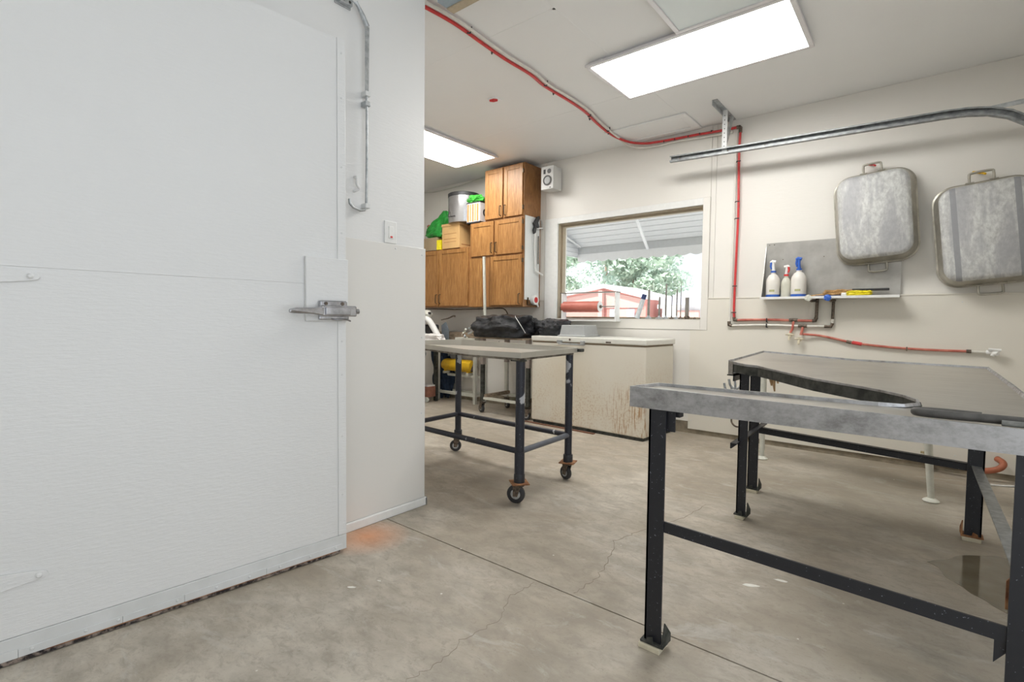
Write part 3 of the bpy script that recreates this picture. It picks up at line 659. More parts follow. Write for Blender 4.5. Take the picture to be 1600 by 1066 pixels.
# things hung from the far wing
hk = thing('meat_hook', 'bundle of grey steel hooks hanging from the left end of the table wing', 'hook', (-.80, 2.98, .70))
for dx, dy, l, b in ((-.01, .0, .17, .025), (.012, .03, .15, .03), (.03, -.02, .19, .02)):
    x, y = -.83+dx, 2.98+dy
    obj('hook', tb(smooth_path([(x+.02, y, .775), (x+.015, y, .72), (x+.025, y, .775-l+.03), (x+.005, y, .775-l), (x-b, y, .775-l+.012), (x-b-.01, y, .775-l+.05)], 4), .0065, 8), M_galv, hk, sm=True)
gl = thing('tan_gloves', 'tan rubber fingers hanging under the table wing beside the black leg', 'gloves', (-.62, 3.1, .74))
for k, (dx, l) in enumerate(((0, .085), (.016, .115), (.032, .07), (.05, .045))):
    obj('finger', tb([(-.655+dx, 3.08, .735), (-.657+dx, 3.08, .735-l*.6), (-.652+dx, 3.08, .735-l)], [.009, .008, .004], 8), plain('tan_rubber', (.62, .40, .20), .6), gl, sm=True)
tag(obj('pipe_hook', tb(smooth_path([(-1.235, 4.50, .235), (-1.235, 4.44, .20), (-1.225, 4.41, .165), (-1.19, 4.41, .135), (-1.14, 4.43, .145), (-1.12, 4.47, .16)], 5), .007, 8), M_fit, sm=True), 'dark curved pipe hook low on the wall beside the table leg', 'hook')
# tapered legs of a folded bench behind the table
bn = thing('folded_bench', 'white bench with tapered round legs behind the steel table', 'bench', (-.4, 3.75, 0))
for x, y, dx in ((-.90, 4.02, .01), (.055, 3.69, .05)):
    l_ = obj('leg', tb([(x-dx, y, .69), (x, y, .02)], [.026, .016], 14), M_wframe, bn, sm=True)
    obj('foot', lt([(.036, 0), (.040, .006), (.034, .012), (.018, .022)], c=(x, y, 0), n=18), M_wframe, l_, sm=True)
obj('seat_board', slab(BM(), [(-.90, 3.93, .685), (.06, 3.60, .685), (.06, 3.78, .685), (-.82, 4.11, .685)], (0, 0, .02)), M_wframe, bn)
# drain hose and valve low on the wall
dv = thing('orange_drain_hose', 'orange hose with rusty fittings low on the wall behind the table', 'hose', (.2, 4.45, .08))
obj('hose', tb(smooth_path([(.21, 4.42, .068), (.28, 4.41, .062), (.34, 4.41, .070), (.39, 4.42, .090), (.41, 4.44, .122), (.385, 4.49, .138)], 5), .019, 12), M_orange, dv, sm=True)
obj('fitting', tb([(.03, 4.45, .078), (.07, 4.44, .082), (.11, 4.43, .070), (.16, 4.43, .075), (.215, 4.42, .066)], [.012, .016, .014, .017, .015], 10), M_rust, dv)
obj('valve', box(box(bx(.01, .05, 4.43, 4.47, .062, .09), .018, .035, 4.43, 4.46, .09, .12), -.0, .05, 4.425, 4.465, .12, .13), mottled('dirty_brass', (.30, .24, .12), (.5, .42, .25), 40, .5, .5), dv, bev=.003)
tag(obj('white_cable', tb(smooth_path([(.30, 4.30, .005), (.40, 4.33, .006), (.52, 4.40, .006), (.66, 4.42, .006)], 5), .005, 8), M_plastic, sm=True), 'thin white cable on the floor by the wall at the right edge', 'cable')
# puddle
pp = [(.037, 2.737), (.075, 2.700), (.095, 2.62), (.136, 2.571), (.165, 2.52), (.20, 2.49), (.226, 2.450), (.30, 2.40), (.42, 2.42), (.50, 2.60), (.46, 2.85), (.36, 2.98), (.279, 3.00), (.21, 2.955), (.149, 2.905), (.11, 2.83), (.075, 2.79), (.055, 2.765)]
tag(obj('water_puddle', prism(BM(), [tuple(p)[:2] for p in smooth_path([(*p, 0) for p in pp+[pp[0]]], 4)[:-1]], -.002, .0012), M_wet), 'wet glossy patch on the concrete under the right end of the table', 'puddle')
M_chip = plain('white_chips', (.78, .76, .70), .8)
for i, (x, y, a, s, lb) in enumerate(((-.482, 2.046, .5, .030, 'white scuff of plaster on the floor between the front table legs'), (-.40, 2.16, .1, .026, 'fainter white scuff behind the brighter one on the floor'), (-1.62, 1.06, .7, .016, 'small white paint flake on the concrete near the cold room door'), (-1.58, 1.155, .3, .010, 'tiny white flake beside a bigger one near the cold room door'))):
    r = random.Random(i); n = 9
    pl = [(x+math.cos(a)*math.cos(t)*s*(.7+.5*r.random())-math.sin(a)*math.sin(t)*s*.35, y+math.sin(a)*math.cos(t)*s*(.7+.5*r.random())+math.cos(a)*math.sin(t)*s*.35) for t in [2*math.pi*k/n for k in range(n)]]
    tag(obj('plaster_scuff', prism(BM(), pl, -.001, .0008), M_chip), lb, 'scuff')

# ------------------------------------------------------------------ rolling cart
ct = thing('tray_cart', 'rolling cart with grey canted tray top and chipped black pipe legs on casters', 'cart', (-2.2, 2.4, 0))
cp = [(-1.645, 2.095), (-1.705, 2.755), (-2.729, 2.755), (-3.03, 2.60), (-3.03, 2.415), (-2.025, 2.100)]
obj('sheet', prism(BM(), inset(cp, .008), .796, .801), M_tray, ct)
obj('rim', rim(cp, [.826, .826, .846, .832, .826, .824], .796, .801, .012), M_tray, ct)
ub = inset(cp, .02); fr = BM()
for i in range(6):
    j = (i+1) % 6; slab(fr, [(*ub[i], .782), (*ub[j], .782), (*ub[j], .797), (*ub[i], .797)], (*(Vector(inset(cp, .05)[i])-Vector(ub[i])), 0))
obj('under_frame', fr, mottled('rusty_underframe', (.10, .08, .06), (.30, .27, .22), 20, .7), ct)
obj('corner_cap', bx(-1.705, -1.675, 2.745, 2.785, .800, .820), M_under, ct, bev=.004)
CL = [(-1.685, 2.145), (-1.705, 2.66), (-2.715, 2.70), (-2.70, 2.20)]
def caster(x, y, par, wr, top, plate=True, rz=.5, r0=.024, wm=None):
    if plate:
        c, s = math.cos(rz), math.sin(rz); h = .047
        obj('caster_plate', slab(BM(), [(x+c*a-s*b, y+s*a+c*b, top) for a, b in ((-h, -h), (h, -h), (h, h), (-h, h))], (0, 0, .006)), M_rust, par)
    dx, dy = math.cos(rz+2.6), math.sin(rz+2.6); cx, cy = x+dx*.018, y+dy*.018
    nx, ny = -dy, dx; fk = BM()
    for sgn in (-1, 1):
        o_ = Vector((nx, ny, 0))*.016*sgn
        slab(fk, [Vector((x-dx*.02, y-dy*.02, top))+o_, Vector((x+dx*.03, y+dy*.03, top))+o_, Vector((cx+dx*.012, cy+dy*.012, wr*.8))+o_, Vector((cx-dx*.012, cy-dy*.012, wr*.8))+o_], o_.normalized()*.004)
    slab(fk, [Vector((x+a*dx*.03+b*nx*.02, y+a*dy*.03+b*ny*.02, top-.012)) for a, b in ((-1, -1), (1, -1), (1, 1), (-1, 1))], (0, 0, .012))
    f_ = obj('caster_fork', fk, M_fit, par)
    wb_ = BM(); lathe(wb_, [(wr*.55, -.012), (wr*.9, -.012), (wr, -.008), (wr, .008), (wr*.9, .012), (wr*.55, .012)], n=22, axis='z')
    lathe(wb_, [(wr*.2, -.014), (wr*.2, .014)], n=10, axis='z')
    mt = Matrix.Translation((cx, cy, wr+.001)) @ Matrix.Rotation(math.atan2(ny, nx), 4, 'Z') @ Matrix.Rotation(R(90), 4, 'Y')
    bmesh.ops.transform(wb_, matrix=mt, verts=wb_.verts)
    w_ = obj('wheel', wb_, wm or M_black, par, sm=True)
    hb_ = lathe(BM(), [(wr*.3, -.0135), (wr*.55, -.0125), (wr*.55, .0125), (wr*.3, .0135)], n=16); bmesh.ops.transform(hb_, matrix=mt, verts=hb_.verts)
    obj('hub', hb_, M_galv, par, sm=True)
for i, (x, y) in enumerate(CL):
    lg = obj('leg', tb([(x, y, .125), (x, y, .785)], .0255 if i == 0 else .023, 18), M_bchip, ct, sm=True)
    obj('collar', lt([(.030, .118), (.030, .16), (.027, .165)], c=(x, y, 0), n=18), M_bpaint, lg, sm=True)
    if i == 0: obj('sleeve', lt([(.0275, .165), (.0275, .285)], c=(x, y, 0), n=18), M_bchip, lg, sm=True)
    caster(x, y, lg, .050 if i == 0 else .043, .112, True, (.9, .3, 1.2, .2)[i])
for i in range(4):
    a, b = CL[i], CL[(i+1) % 4]; z = .285
    obj('stretcher', tb([(a[0], a[1], z), (b[0], b[1], z)], .0165, 14), M_bchip if i else plain('grey_pipe', (.10, .11, .13), .4), ct, sm=True)
tb_ = BM(); box(tb_, -1.735, -1.655, 2.12, 2.16, .775, .784); obj('leg_cap', tb_, M_under, ct)
# white towel left of the cart
def lump(center, size, mat_name_seed, sub=4, amp=.12, fr=2.5, flat=None, box_=.5, ridge=.0):
    bm = BM(); bmesh.ops.create_icosphere(bm, subdivisions=sub, radius=1)
    s = mat_name_seed
    for v in bm.verts:
        d = v.co.normalized(); m = max(abs(d.x), abs(d.y), abs(d.z)); p = d*(1-box_)+d/m*box_*.9
        q = d*fr+Vector((s*3.1, s*1.7, s))
        k = 1+amp*noise.noise(q)+amp*.5*noise.noise(q*2.3)
        if ridge: k += ridge*(abs(noise.noise(q*2.9))-.25)+ridge*.5*abs(noise.noise(q*6))
        p = p*k
        z = p.z*size[2]
        if flat is not None: z = max(z, flat*size[2])
        v.co = Vector((center[0]+p.x*size[0], center[1]+p.y*size[1], center[2]+z))
    return bm

# ------------------------------------------------------------------ chest freezer
fz = thing('chest_freezer', 'cream chest freezer with rust freckled front below the window', 'freezer', (-2.975, 3.962, 0), R(-2.7))
def fob(n, bm, m, par=None, **k): return obj(n, bm, m, par or fz, local=True, **k)
fob('body', bx(0, 1.207, 0, .535, .028, .786), M_freezer, bev=.012)
fob('base', bx(.02, 1.19, .012, .53, 0, .03), M_under)
fob('lid', bx(-.004, 1.217, -.008, .54, .797, .845), M_lid, bev=.008)
fob('gasket', bx(.008, 1.20, .004, .53, .785, .798), plain('brown_gasket', (.22, .16, .10), .7))
fob('latch', bx(.75-.43, .80-.43, -.028, -.006, .785, .815), M_galv, bev=.003)
fob('handle', box(bx(.34, .60, -.034, -.022, .775, .790), .585, .62, -.034, -.006, .775, .815), M_galv, bev=.003, label='grey metal pull bar')
fob('lock', lt([(.010, -.012), (.010, -.004)], c=(.455, 0, .822), n=12, axis='y'), M_fit)
fob('badge', bx(.835, .885, -.011, -.007, .806, .818), M_fit)
fob('floor_runner', bx(-.05, .75, -.05, -.02, .0, .008), plain('brown_runner', (.16, .07, .04), .8))
# grey bin upside down
gb = thing('storage_bin', 'grey plastic bin turned upside down on the freezer lid', 'bin', (-2.44, 4.04, .845), R(7))
def gob(n, bm, m, **k): return obj(n, bm, m, gb, local=True, **k)
bm = BM(); lo = [(-.255, 0), (.012, 0), (.012, .33), (-.255, .33)]
ring = lambda e, z: [bm.verts.new((x+(e if x < -.1 else -e), y+(e if y < .1 else -e), z)) for x, y in lo]
rs = [ring(-.012, 0), ring(-.012, .012), ring(.004, .014), ring(.018, .108)]
for a, b in zip(rs, rs[1:]):
    for k in range(4): bm.faces.new((a[k], a[(k+1) % 4], b[(k+1) % 4], b[k]))
bm.faces.new(rs[-1]); bm.faces.new(rs[0][::-1]); gob('bin', bm, M_grey, bev=.006)

# black film bags
bg1 = tag(obj('covered_machine', lump((-3.37, 4.02, .905), (.365, .22, .150), 1.3, 5, .22, 1.5, -.58, .55, .06), M_bag, sm=True), 'machine wrapped in shiny black film left of the freezer', 'machine')
tag(obj('black_bag', lump((-2.885, 4.20, .912), (.17, .17, .105), 4.2, 5, .15, 1.9, -.62, .55, .06), M_bag, sm=True), 'shiny black film bundle on the left end of the freezer lid', 'bag')
obj('film_highlight', tb(smooth_path([(-3.16, 3.93, 1.035), (-3.12, 3.88, 1.025), (-3.07, 3.86, .985), (-3.03, 3.87, .925), (-3.01, 3.90, .87)], 5), .0028, 8), M_plastic, bg1, sm=True, label='white highlight line')  # thin white tube standing in for the highlight lines on the film
mc = thing('machine_cart', 'wheeled brown metal stand carrying the black covered machine', 'cart', (-3.35, 4.1, 0))
mx0, mx1, my0, my1 = -3.655, -3.045, 4.00, 4.40
for i, (x, y) in enumerate(((mx0, my0), (mx1, my0), (mx1, my1), (mx0, my1))):
    lg = obj('leg', bx(x-.019, x+.019, y-.019, y+.019, .13, .80), M_under if i < 2 else M_wframe, mc, bev=.003)
    obj('upper_sleeve', bx(x-.022, x+.022, y-.022, y+.022, .52, .80), plain('pinkish_grey', (.34, .29, .26), .6), lg)
    caster(x, y, lg, .045, .118, False, .3+i)
obj('top_plate', bx(mx0-.09, mx1+.03, my0-.14, my1+.04, .80, .815), M_brownw, mc)
obj('lower_shelf', box(bx(mx0, mx1, my0-.012, my0+.02, .145, .17), mx0, mx1, my1-.02, my1+.012, .145, .17), M_wframe, mc)
obj('lower_angle', box(bx(mx0+.02, mx0+.05, my0, my1, .165, .20), mx1-.05, mx1-.02, my0, my1, .165, .20), M_brownw, mc)
obj('cable', tb(smooth_path([(-3.96, 4.02, .80), (-3.85, 3.98, .68), (-3.70, 3.96, .635), (-3.52, 3.97, .66), (-3.42, 3.99, .77)], 5), .006, 8), M_fit, mc, sm=True)
tag(obj('white_pole', tb([(-3.715, 4.10, .8155), (-3.735, 4.09, 1.675)], .0165, 14), M_wframe, sm=True), 'tall white pipe standing on the machine stand in front of the oak cabinets', 'pipe')

# white stand with brown crate, yellow cylinder
ws = thing('white_metal_stand', 'pale painted square tube stand left of the covered machine', 'stand', (-4.4, 4.35, 0))
sx0, sx1, sy0, sy1 = -4.70, -4.07, 4.32, 4.485
for x, y in ((sx0, sy0), (sx1, sy0), (sx1, sy1), (sx0, sy1)): obj('leg', bx(x-.018, x+.018, y-.018, y+.018, 0, .70), M_wframe, ws, bev=.002)
for z in (.10, .675):
    for y in (sy0, sy1): obj('rail', bx(sx0+.018, sx1-.018, y-.014, y+.014, z-.016, z+.016), M_wframe, ws)
    for x in (sx0, sx1): obj('rail', bx(x-.014, x+.014, sy0+.018, sy1-.018, z-.016, z+.016), M_wframe, ws)
for x in (-4.62, -4.22): obj('rail', bx(x-.014, x+.014, sy0+.014, sy1-.014, .325, .355), M_wframe, ws)
obj('rail', bx(sx0+.018, sx1-.018, 4.39, 4.418, .295, .325), M_wframe, ws)
obj('rail', bx(-4.43, -4.40, 4.39, 4.418, .10, .295), M_wframe, ws)
obj('top', bx(sx0-.02, sx1+.02, sy0-.02, sy1+.02, .69, .705), M_brownw, ws)
cr = thing('wooden_crate', 'long low weathered brown wooden tray on the white stand', 'crate', (-4.4, 4.25, .705))
for k, (z0, z1) in enumerate(((.708, .765), (.768, .84))):
    obj('board', bx(-4.72, -4.09, 4.31, 4.325, z0, z1), M_brownw, cr, bev=.002); obj('board', bx(-4.72, -4.09, 4.475, 4.49, z0, z1), M_brownw, cr, bev=.002)
    for x in (-4.72, -4.105): obj('board', bx(x, x+.015, 4.326, 4.474, z0, z1), M_brownw, cr, bev=.002)
obj('base_board', bx(-4.72, -4.09, 4.31, 4.49, .7052, .7085), M_brownw, cr)
pt = thing('sheet_metal_parts', 'jumble of small pale metal parts beside the black covered machine', 'parts', (-4.0, 4.1, .8))
for k in range(7):
    x = -3.99+rnd.random()*.18; y = 4.0+rnd.random()*.12
    obj('part', tb([(x, y, .80+.012*k), (x+rnd.uniform(-.08, .08), y+rnd.uniform(-.05, .05), .82+.014*k)], .008+.006*rnd.random(), 8), (M_galv, M_brownw, M_wframe)[k % 3], pt)
obj('shelf', bx(-4.06, -3.76, 3.98, 4.16, .77, .795), M_wframe, pt)
yt = thing('yellow_cylinder', 'yellow horizontal cylinder tank on the lower rails of the white stand', 'cylinder', (-4.42, 4.27, .285))
obj('tank', lt([(.012, -4.70), (.045, -4.69), (.070, -4.66), (.076, -4.62), (.076, -4.22), (.068, -4.185), (.03, -4.17)], c=(0, 4.40, .432), n=24, axis='x'), M_yellow, yt, sm=True)
obj('valve', lt([(.012, -4.74), (.018, -4.735), (.012, -4.69)], c=(0, 4.40, .432), n=12, axis='x'), M_plastic, yt)
obj('end_plate', slab(BM(), [(-4.16, 4.33, .38), (-4.16, 4.40, .36), (-4.16, 4.45, .43), (-4.16, 4.38, .47)], (.01, 0, 0)), M_fit, yt)
obj('saddle', box(bx(-4.63, -4.60, 4.35, 4.45, .355, .370), -4.24, -4.21, 4.35, 4.45, .355, .370), M_yellow, yt)
# bench at far left
wbn = thing('work_bench', 'low bench at the far left behind the cold room corner', 'bench', (-5.0, 4.05, 0))
obj('top', bx(-5.55, -4.45, 3.92, 4.22, .66, .70), M_brownw, wbn)
for x, y in ((-5.52, 3.95), (-4.60, 4.19), (-5.52, 4.19), (-4.62, 3.97)): obj('leg', bx(x-.02, x+.02, y-.02, y+.02, 0, .66), M_under, wbn)
tag(obj('folded_towel', lump((-4.47, 3.985, .757), (.20, .075, .070), 2.2, 4, .2, 2.2, -.80, .7), M_cloth, sm=True), 'rumpled white towel on the bench beside the cold room corner', 'towel')
ap = thing('meat_grinder', 'white and black machine standing on the bench behind the towel', 'machine', (-4.65, 4.14, .70))
obj('body', bx(-4.82, -4.56, 4.07, 4.21, .70, .93), M_black, ap, bev=.02)
obj('shroud', tb(smooth_path([(-4.72, 4.055, .90), (-4.66, 4.05, .985), (-4.58, 4.05, .98), (-4.53, 4.08, .90), (-4.47, 4.10, .80), (-4.44, 4.12, .74)], 5), .036, 12), M_plastic, ap, sm=True)
obj('hopper', lt([(.03, .98), (.065, 1.02), (.07, 1.055), (.05, 1.085), (.03, 1.10)], c=(-4.70, 4.13, .0), n=18), M_wframe, ap, sm=True)
obj('knob', lt([(.018, 0), (.022, .02), (.012, .03)], c=(-4.64, 4.12, 1.05), n=12), M_black, ap, sm=True)
obj('dial', lt([(.03, -.01), (.03, .0)], c=(-4.66, 4.065, .82), n=16, axis='y'), M_chrome, ap)
obj('arm', tb([(-4.52, 4.2, .985), (-4.40, 4.2, 1.005), (-4.31, 4.2, 1.035), (-4.29, 4.2, 1.03)], [.006, .008, .011, .013], 8), M_fit, ap, sm=True)
obj('guard', slab(BM(), [(-4.50, 4.2, .70), (-4.40, 4.2, .70), (-4.40, 4.2, .86), (-4.45, 4.2, .96), (-4.52, 4.2, .92)], (0, .015, 0)), plain('blue_grey_metal', (.22, .25, .28), .4, .4), ap)
tp = BM(); slab(tp, [(-4.85, 3.915, .68), (-4.50, 3.915, .68), (-4.44, 3.90, .60), (-4.50, 3.88, .40), (-4.66, 3.87, .22), (-4.85, 3.87, .15)], (0, -.012, 0)); tag(obj('grey_tarp', tp, M_tarp), 'grey tarp hanging off the bench end by the corner', 'tarp')
tag(obj('metal_bar', tb([(-4.63, 3.845, .34), (-4.45, 3.845, .66)], .010, 8), M_wframe), 'thin pale bar leaning against the grey tarp', 'bar')
tag(obj('navy_jacket', lump((-4.74, 4.42, .32), (.15, .075, .315), 6.1, 4, .5, 2.2, None, .4), M_navy, sm=True), 'dark navy cloth bundle behind the white stand leg', 'cloth')
dl = thing('red_dolly', 'small brown red box on pale casters by the corner', 'dolly', (-4.7, 4.05, 0))
obj('box', bx(-4.84, -4.55, 4.02, 4.14, .065, .19), plain('brick_red_wood', (.28, .12, .08), .8, 0, .2), dl, bev=.004); obj('lid', bx(-4.84, -4.56, 4.02, 4.14, .19, .205), M_cloth, dl)
for x in (-4.58, -4.80): obj('wheel', lt([(.028, -.012), (.033, -.006), (.033, .006), (.028, .012)], c=(x, 4.03, .034), n=16, axis='y'), M_wframe, dl, sm=True)

# ------------------------------------------------------------------ oak cabinets
def kx(x): return x*K
CY, CB = 4.231, WY-.001
def kzz(z): return 1+(z-1)*K
def door(par, x0, x1, z0, z1, hx, hz):
    y1, y0 = CY, CY-.019; s = .045
    d = BM(); box(d, x0, x0+s, y0, y1, z0, z1); box(d, x1-s, x1, y0, y1, z0, z1); box(d, x0+s, x1-s, y0, y1, z0, z0+s); box(d, x0+s, x1-s, y0, y1, z1-s, z1)
    o = obj('door', d, M_oak, par, bev=.002)
    obj('door_panel', bx(x0+s-.002, x1-s+.002, y0+.006, y1-.002, z0+s-.002, z1-s+.002), M_oak, o)
    h = BM(); tube(h, [(hx, y0, hz-.055), (hx, y0-.022, hz-.048), (hx, y0-.024, hz), (hx, y0-.022, hz+.048), (hx, y0, hz+.055)], .0055, 8)
    obj('handle', h, M_handle, o, sm=True)
    return o
def hinge(par, x, z): obj('hinge', bx(x-.004, x+.006, CY-.024, CY-.001, z-.02, z+.02), M_handle, par)
cb1 = thing('oak_wall_cabinet', 'top oak cabinet with two doors touching the ceiling', 'cabinet', (kx(-3.7), 4.38, kzz(2.13)))
X0, X1 = kx(-3.990), kx(-3.425)
Z = [kzz(z) for z in (1.142, 1.722, 2.128, 2.705)]
obj('carcass', bx(X0, X1, CY, CB, Z[2]+.001, Z[3]), M_oakside, cb1, bev=.002)
door(cb1, X0+.006, kx(-3.722), Z[2]+.012, Z[3]-.012, kx(-3.722)-.022, Z[2]+.085)
door(cb1, kx(-3.700), X1-.014, Z[2]+.012, Z[3]-.012, kx(-3.700)+.022, Z[2]+.085)
hinge(cb1, X1-.008, Z[2]+.09); hinge(cb1, X1-.008, Z[3]-.09)
cb2 = thing('oak_wall_cabinet', 'right oak cabinet below the top one with three doors and a blank panel', 'cabinet', (kx(-3.8), 4.38, Z[0]))
X2 = kx(-4.232)
obj('carcass', bx(X2, X1, CY, CB, Z[0], Z[2]), M_oakside, cb2, bev=.002)
door(cb2, kx(-4.205), kx(-3.852), Z[1]+.010, Z[2]-.012, kx(-3.852)-.020, Z[1]+.09)
door(cb2, kx(-3.828), X1-.014, Z[1]+.010, Z[2]-.012, kx(-3.828)+.022, Z[1]+.09)
door(cb2, kx(-3.898), X1-.014, Z[0]+.018, Z[1]-.010, X1-.036, Z[0]+.085)
obj('face_panel', bx(X2+.006, kx(-4.03), CY-.008, CY, Z[0]+.004, Z[1]-.012), M_oak, cb2)
obj('face_stile', bx(kx(-4.02), kx(-3.915), CY-.006, CY, Z[0]+.004, Z[1]-.012), M_oakside, cb2)
for z in (Z[1]+.06, Z[2]-.06, Z[1]-.07): hinge(cb2, X1-.008, z)
cb3 = thing('oak_wall_cabinet', 'left lower oak cabinet with two tall doors under the cardboard box', 'cabinet', (kx(-4.7), 4.38, Z[0]))
X3 = kx(-5.28); ZT = kzz(1.862)
obj('carcass', bx(X3, X2-.001, CY, CB, Z[0], ZT), M_oakside, cb3, bev=.002)
door(cb3, X3+.01, kx(-4.768), Z[0]+.016, ZT-.014, kx(-4.768)-.022, Z[0]+.10)
door(cb3, kx(-4.748), X2-.016, Z[0]+.016, ZT-.014, kx(-4.748)+.022, Z[0]+.10)
tag(obj('under_cabinet_cable', tb(smooth_path([(X3, 4.40, Z[0]-.012), (-4.75, 4.35, Z[0]-.016), (-4.4, 4.33, Z[0]-.024), (-4.0, 4.35, Z[0]-.018), (-3.78, 4.40, Z[0]-.012), (-3.735, 4.44, Z[0]-.02), (-3.72, 4.48, Z[0]-.07), (-3.715, 4.5, .98)], 5), .0065, 8), M_fit, sm=True), 'brown cable running under the oak cabinets and down the wall', 'cable')

# things on the cabinets
bxx = thing('cardboard_box', 'large tan cardboard carton with lid flaps on the left oak cabinet', 'box', (-4.38, 4.35, ZT))
b0, b1, bz0, bz1 = kx(-4.70)+.0, kx(-4.40), ZT, kzz(2.165)
obj('carton', bx(b0, b1, 4.215, 4.47, bz0, bz1-.03), M_card, bxx, bev=.003); obj('lid', bx(b0-.006, b1+.006, 4.209, 4.476, bz1-.03, bz1), M_card, bxx, bev=.003)
for z in (bz0+.17, bz0+.11, bz0+.075): obj('print_line', bx(b0+.03, b1-.05, 4.2135, 4.215, z, z+.006), plain('brown_ink', (.38, .19, .07), .8), bxx)
obj('tape_band', bx(b1-.001, b1+.0015, 4.25, 4.46, bz0+.04, bz0+.048), plain('brown_band', (.32, .14, .05), .7), bxx)
sp_ = thing('stock_pot', 'big steel stock pot with black rim on top of the cardboard carton', 'pot', (-4.29, 4.33, bz1))
pc = (kx(-4.455), 4.345, 0); pr = .187
obj('pot', lt([(pr*.98, bz1), (pr, bz1+.01), (pr, 2.435)], c=pc, n=36), mottled('pot_steel', (.42, .42, .43), (.62, .62, .63), 2, .25, .85), sp_, sm=True)
obj('rim', lt([(pr+.003, 2.425), (pr+.004, 2.462), (pr-.004, 2.468), (pr-.02, 2.455)], c=pc, n=36), M_black, sp_, sm=True)
obj('handle', tb([(pc[0]-.06, 4.345-pr*.94, 2.26), (pc[0]-.062, 4.345-pr*1.04, 2.20), (pc[0]-.06, 4.345-pr*1.05, 2.185), (pc[0]+.03, 4.345-pr*1.12, 2.18), (pc[0]+.032, 4.345-pr*.99, 2.19)], .005, 8), M_black, sp_)
pb = thing('printed_box', 'small orange and white printed box with black edges beside the pot', 'box', (-4.05, 4.3, Z[2]))
q0, q1, qz0, qz1 = kx(-4.285), kx(-4.075), Z[2]+.001, kzz(2.375)
obj('carton', bx(q0, q1, 4.225, 4.42, qz0, qz1), M_cloth, pb, bev=.002)
for i in range(5):
    x = q0+.008+i*.037; obj('print_stripe', bx(x, x+.026, 4.2235, 4.225, qz0+.02+.004*(i % 2), qz1-.02), plain('orange_ink', (.80, .25, .08), .6) if i % 2 == 0 else M_card, pb)
obj('black_edge', box(bx(q0-.001, q1+.001, 4.2235, 4.4215, qz1-.012, qz1+.001), q0-.001, q1+.0015, 4.2235, 4.4215, qz0, qz0+.016), M_black, pb)
obj('print_patch', lt([(.045, -.001), (.045, .0015)], c=(q1, 4.32, (qz0+qz1)/2), n=16, axis='x'), M_black, pb)
obj('print_patch', lt([(.025, .001), (.025, .002)], c=(q1, 4.32, (qz0+qz1)/2), n=16, axis='x'), M_grey, pb)
tag(obj('green_net_bag', lump((kx(-4.24), 4.31, qz1+.045), (.125, .08, .05), 3.3, 4, .35, 2.6, -.85, .3, .25), M_green2, sm=True), 'bright green plastic bag crumpled over the printed box', 'bag')
lb = thing('long_carton', 'dull brown low carton under the green bag at the left', 'box', (-4.75, 4.35, ZT))
obj('carton', bx(kx(-5.06), kx(-4.815), 4.225, 4.45, ZT, kzz(2.025)), M_card2, lb, bev=.003)
tag(obj('red_book', bx(kx(-5.13), kx(-5.068), 4.225, 4.40, ZT, kzz(2.03)), plain('maroon', (.22, .05, .05), .6), bev=.003), 'dark maroon box end standing left of the dull brown carton', 'box')
tag(obj('yellow_carton', bx(kx(-4.808), kx(-4.735), 4.222, 4.30, ZT, kzz(1.985)), M_yplas, bev=.003), 'small yellow packet beside the tan carton', 'packet')
bm = lump((kx(-4.86), 4.33, kzz(2.165)), (.205, .10, .155), 8.8, 5, .25, 1.6, -.92, .35, .15)
for v in bm.verts:
    t_ = (v.co.x-kx(-5.1))/.42
    v.co.z = kzz(2.03)+(v.co.z-kzz(2.03))*max(.25, min(1.35, .30+t_*1.0))
    if v.co.z < kzz(2.026)+.003: v.co.z = kzz(2.026)+.003
tag(obj('green_bag', bm, M_green, sm=True), 'large dark green plastic bag rising to a peak left of the stock pot', 'bag')
tag(obj('red_bundle', lump((kx(-5.13), 4.42, kzz(2.19)), (.06, .05, .055), 1.1, 3, .2, 2, None, .3), plain('dull_red', (.42, .16, .12), .8), sm=True), 'dull red bundle peeking over the green bag', 'bundle')
tag(obj('hanging_fan', tube(lump((-5.13, 4.25, 2.36), (.14, .14, .045), 5.1, 4, .3, 2.4, None, .2), [(-5.2, 4.25, 2.36), (-5.2, 4.25, CZ)], .01, 8), plain('olive_grey', (.40, .38, .28), .6), sm=True), 'olive grey fixture end hanging above the green bag', 'fixture')
tag(obj('ceiling_cable', tb(smooth_path([(-5.9, 4.50, 2.64), (-5.3, 4.50, 2.665), (-4.95, 4.50, 2.632), (-4.5, 4.50, 2.645), (-4.2, 4.50, 2.672), (-4.05, 4.50, 2.655)], 6), .006, 8), M_wframe, sm=True), 'grey cable sagging along the ceiling line left of the oak cabinets', 'cable')

# speaker
sk_ = thing('wall_speaker', 'small white wall speaker with grey cones right of the top cabinet', 'speaker', (-3.10, 4.45, 2.5))
s0, s1, t0, t1 = -3.172, -3.018, 2.352, 2.590
obj('cabinet', bx(s0, s1, 4.345, 4.50, t0, t1), plain('speaker_white', (.66, .66, .64), .5, 0, .02), sk_, bev=.005)
wz = t0+.090; obj('woofer', lt([(.052, -.006), (.050, -.012), (.040, -.006), (.016, -.001), (.012, -.006)], c=((s0+s1)/2+.006, 4.346, wz), n=26, axis='y'), M_foam, sk_, sm=True)
obj('cone', lt([(.036, -.0075), (.030, -.0085), (.010, -.008)], c=((s0+s1)/2+.006, 4.346, wz), n=22, axis='y'), M_grey, sk_, sm=True)
obj('tweeter', lt([(.024, -.003), (.022, -.006), (.010, -.004)], c=((s0+s1)/2+.026, 4.346, t1-.055), n=20, axis='y'), M_foam, sk_, sm=True)
obj('port', bx((s0+s1)/2-.045, (s0+s1)/2-.020, 4.342, 4.347, t1-.078, t1-.032), M_black, sk_)
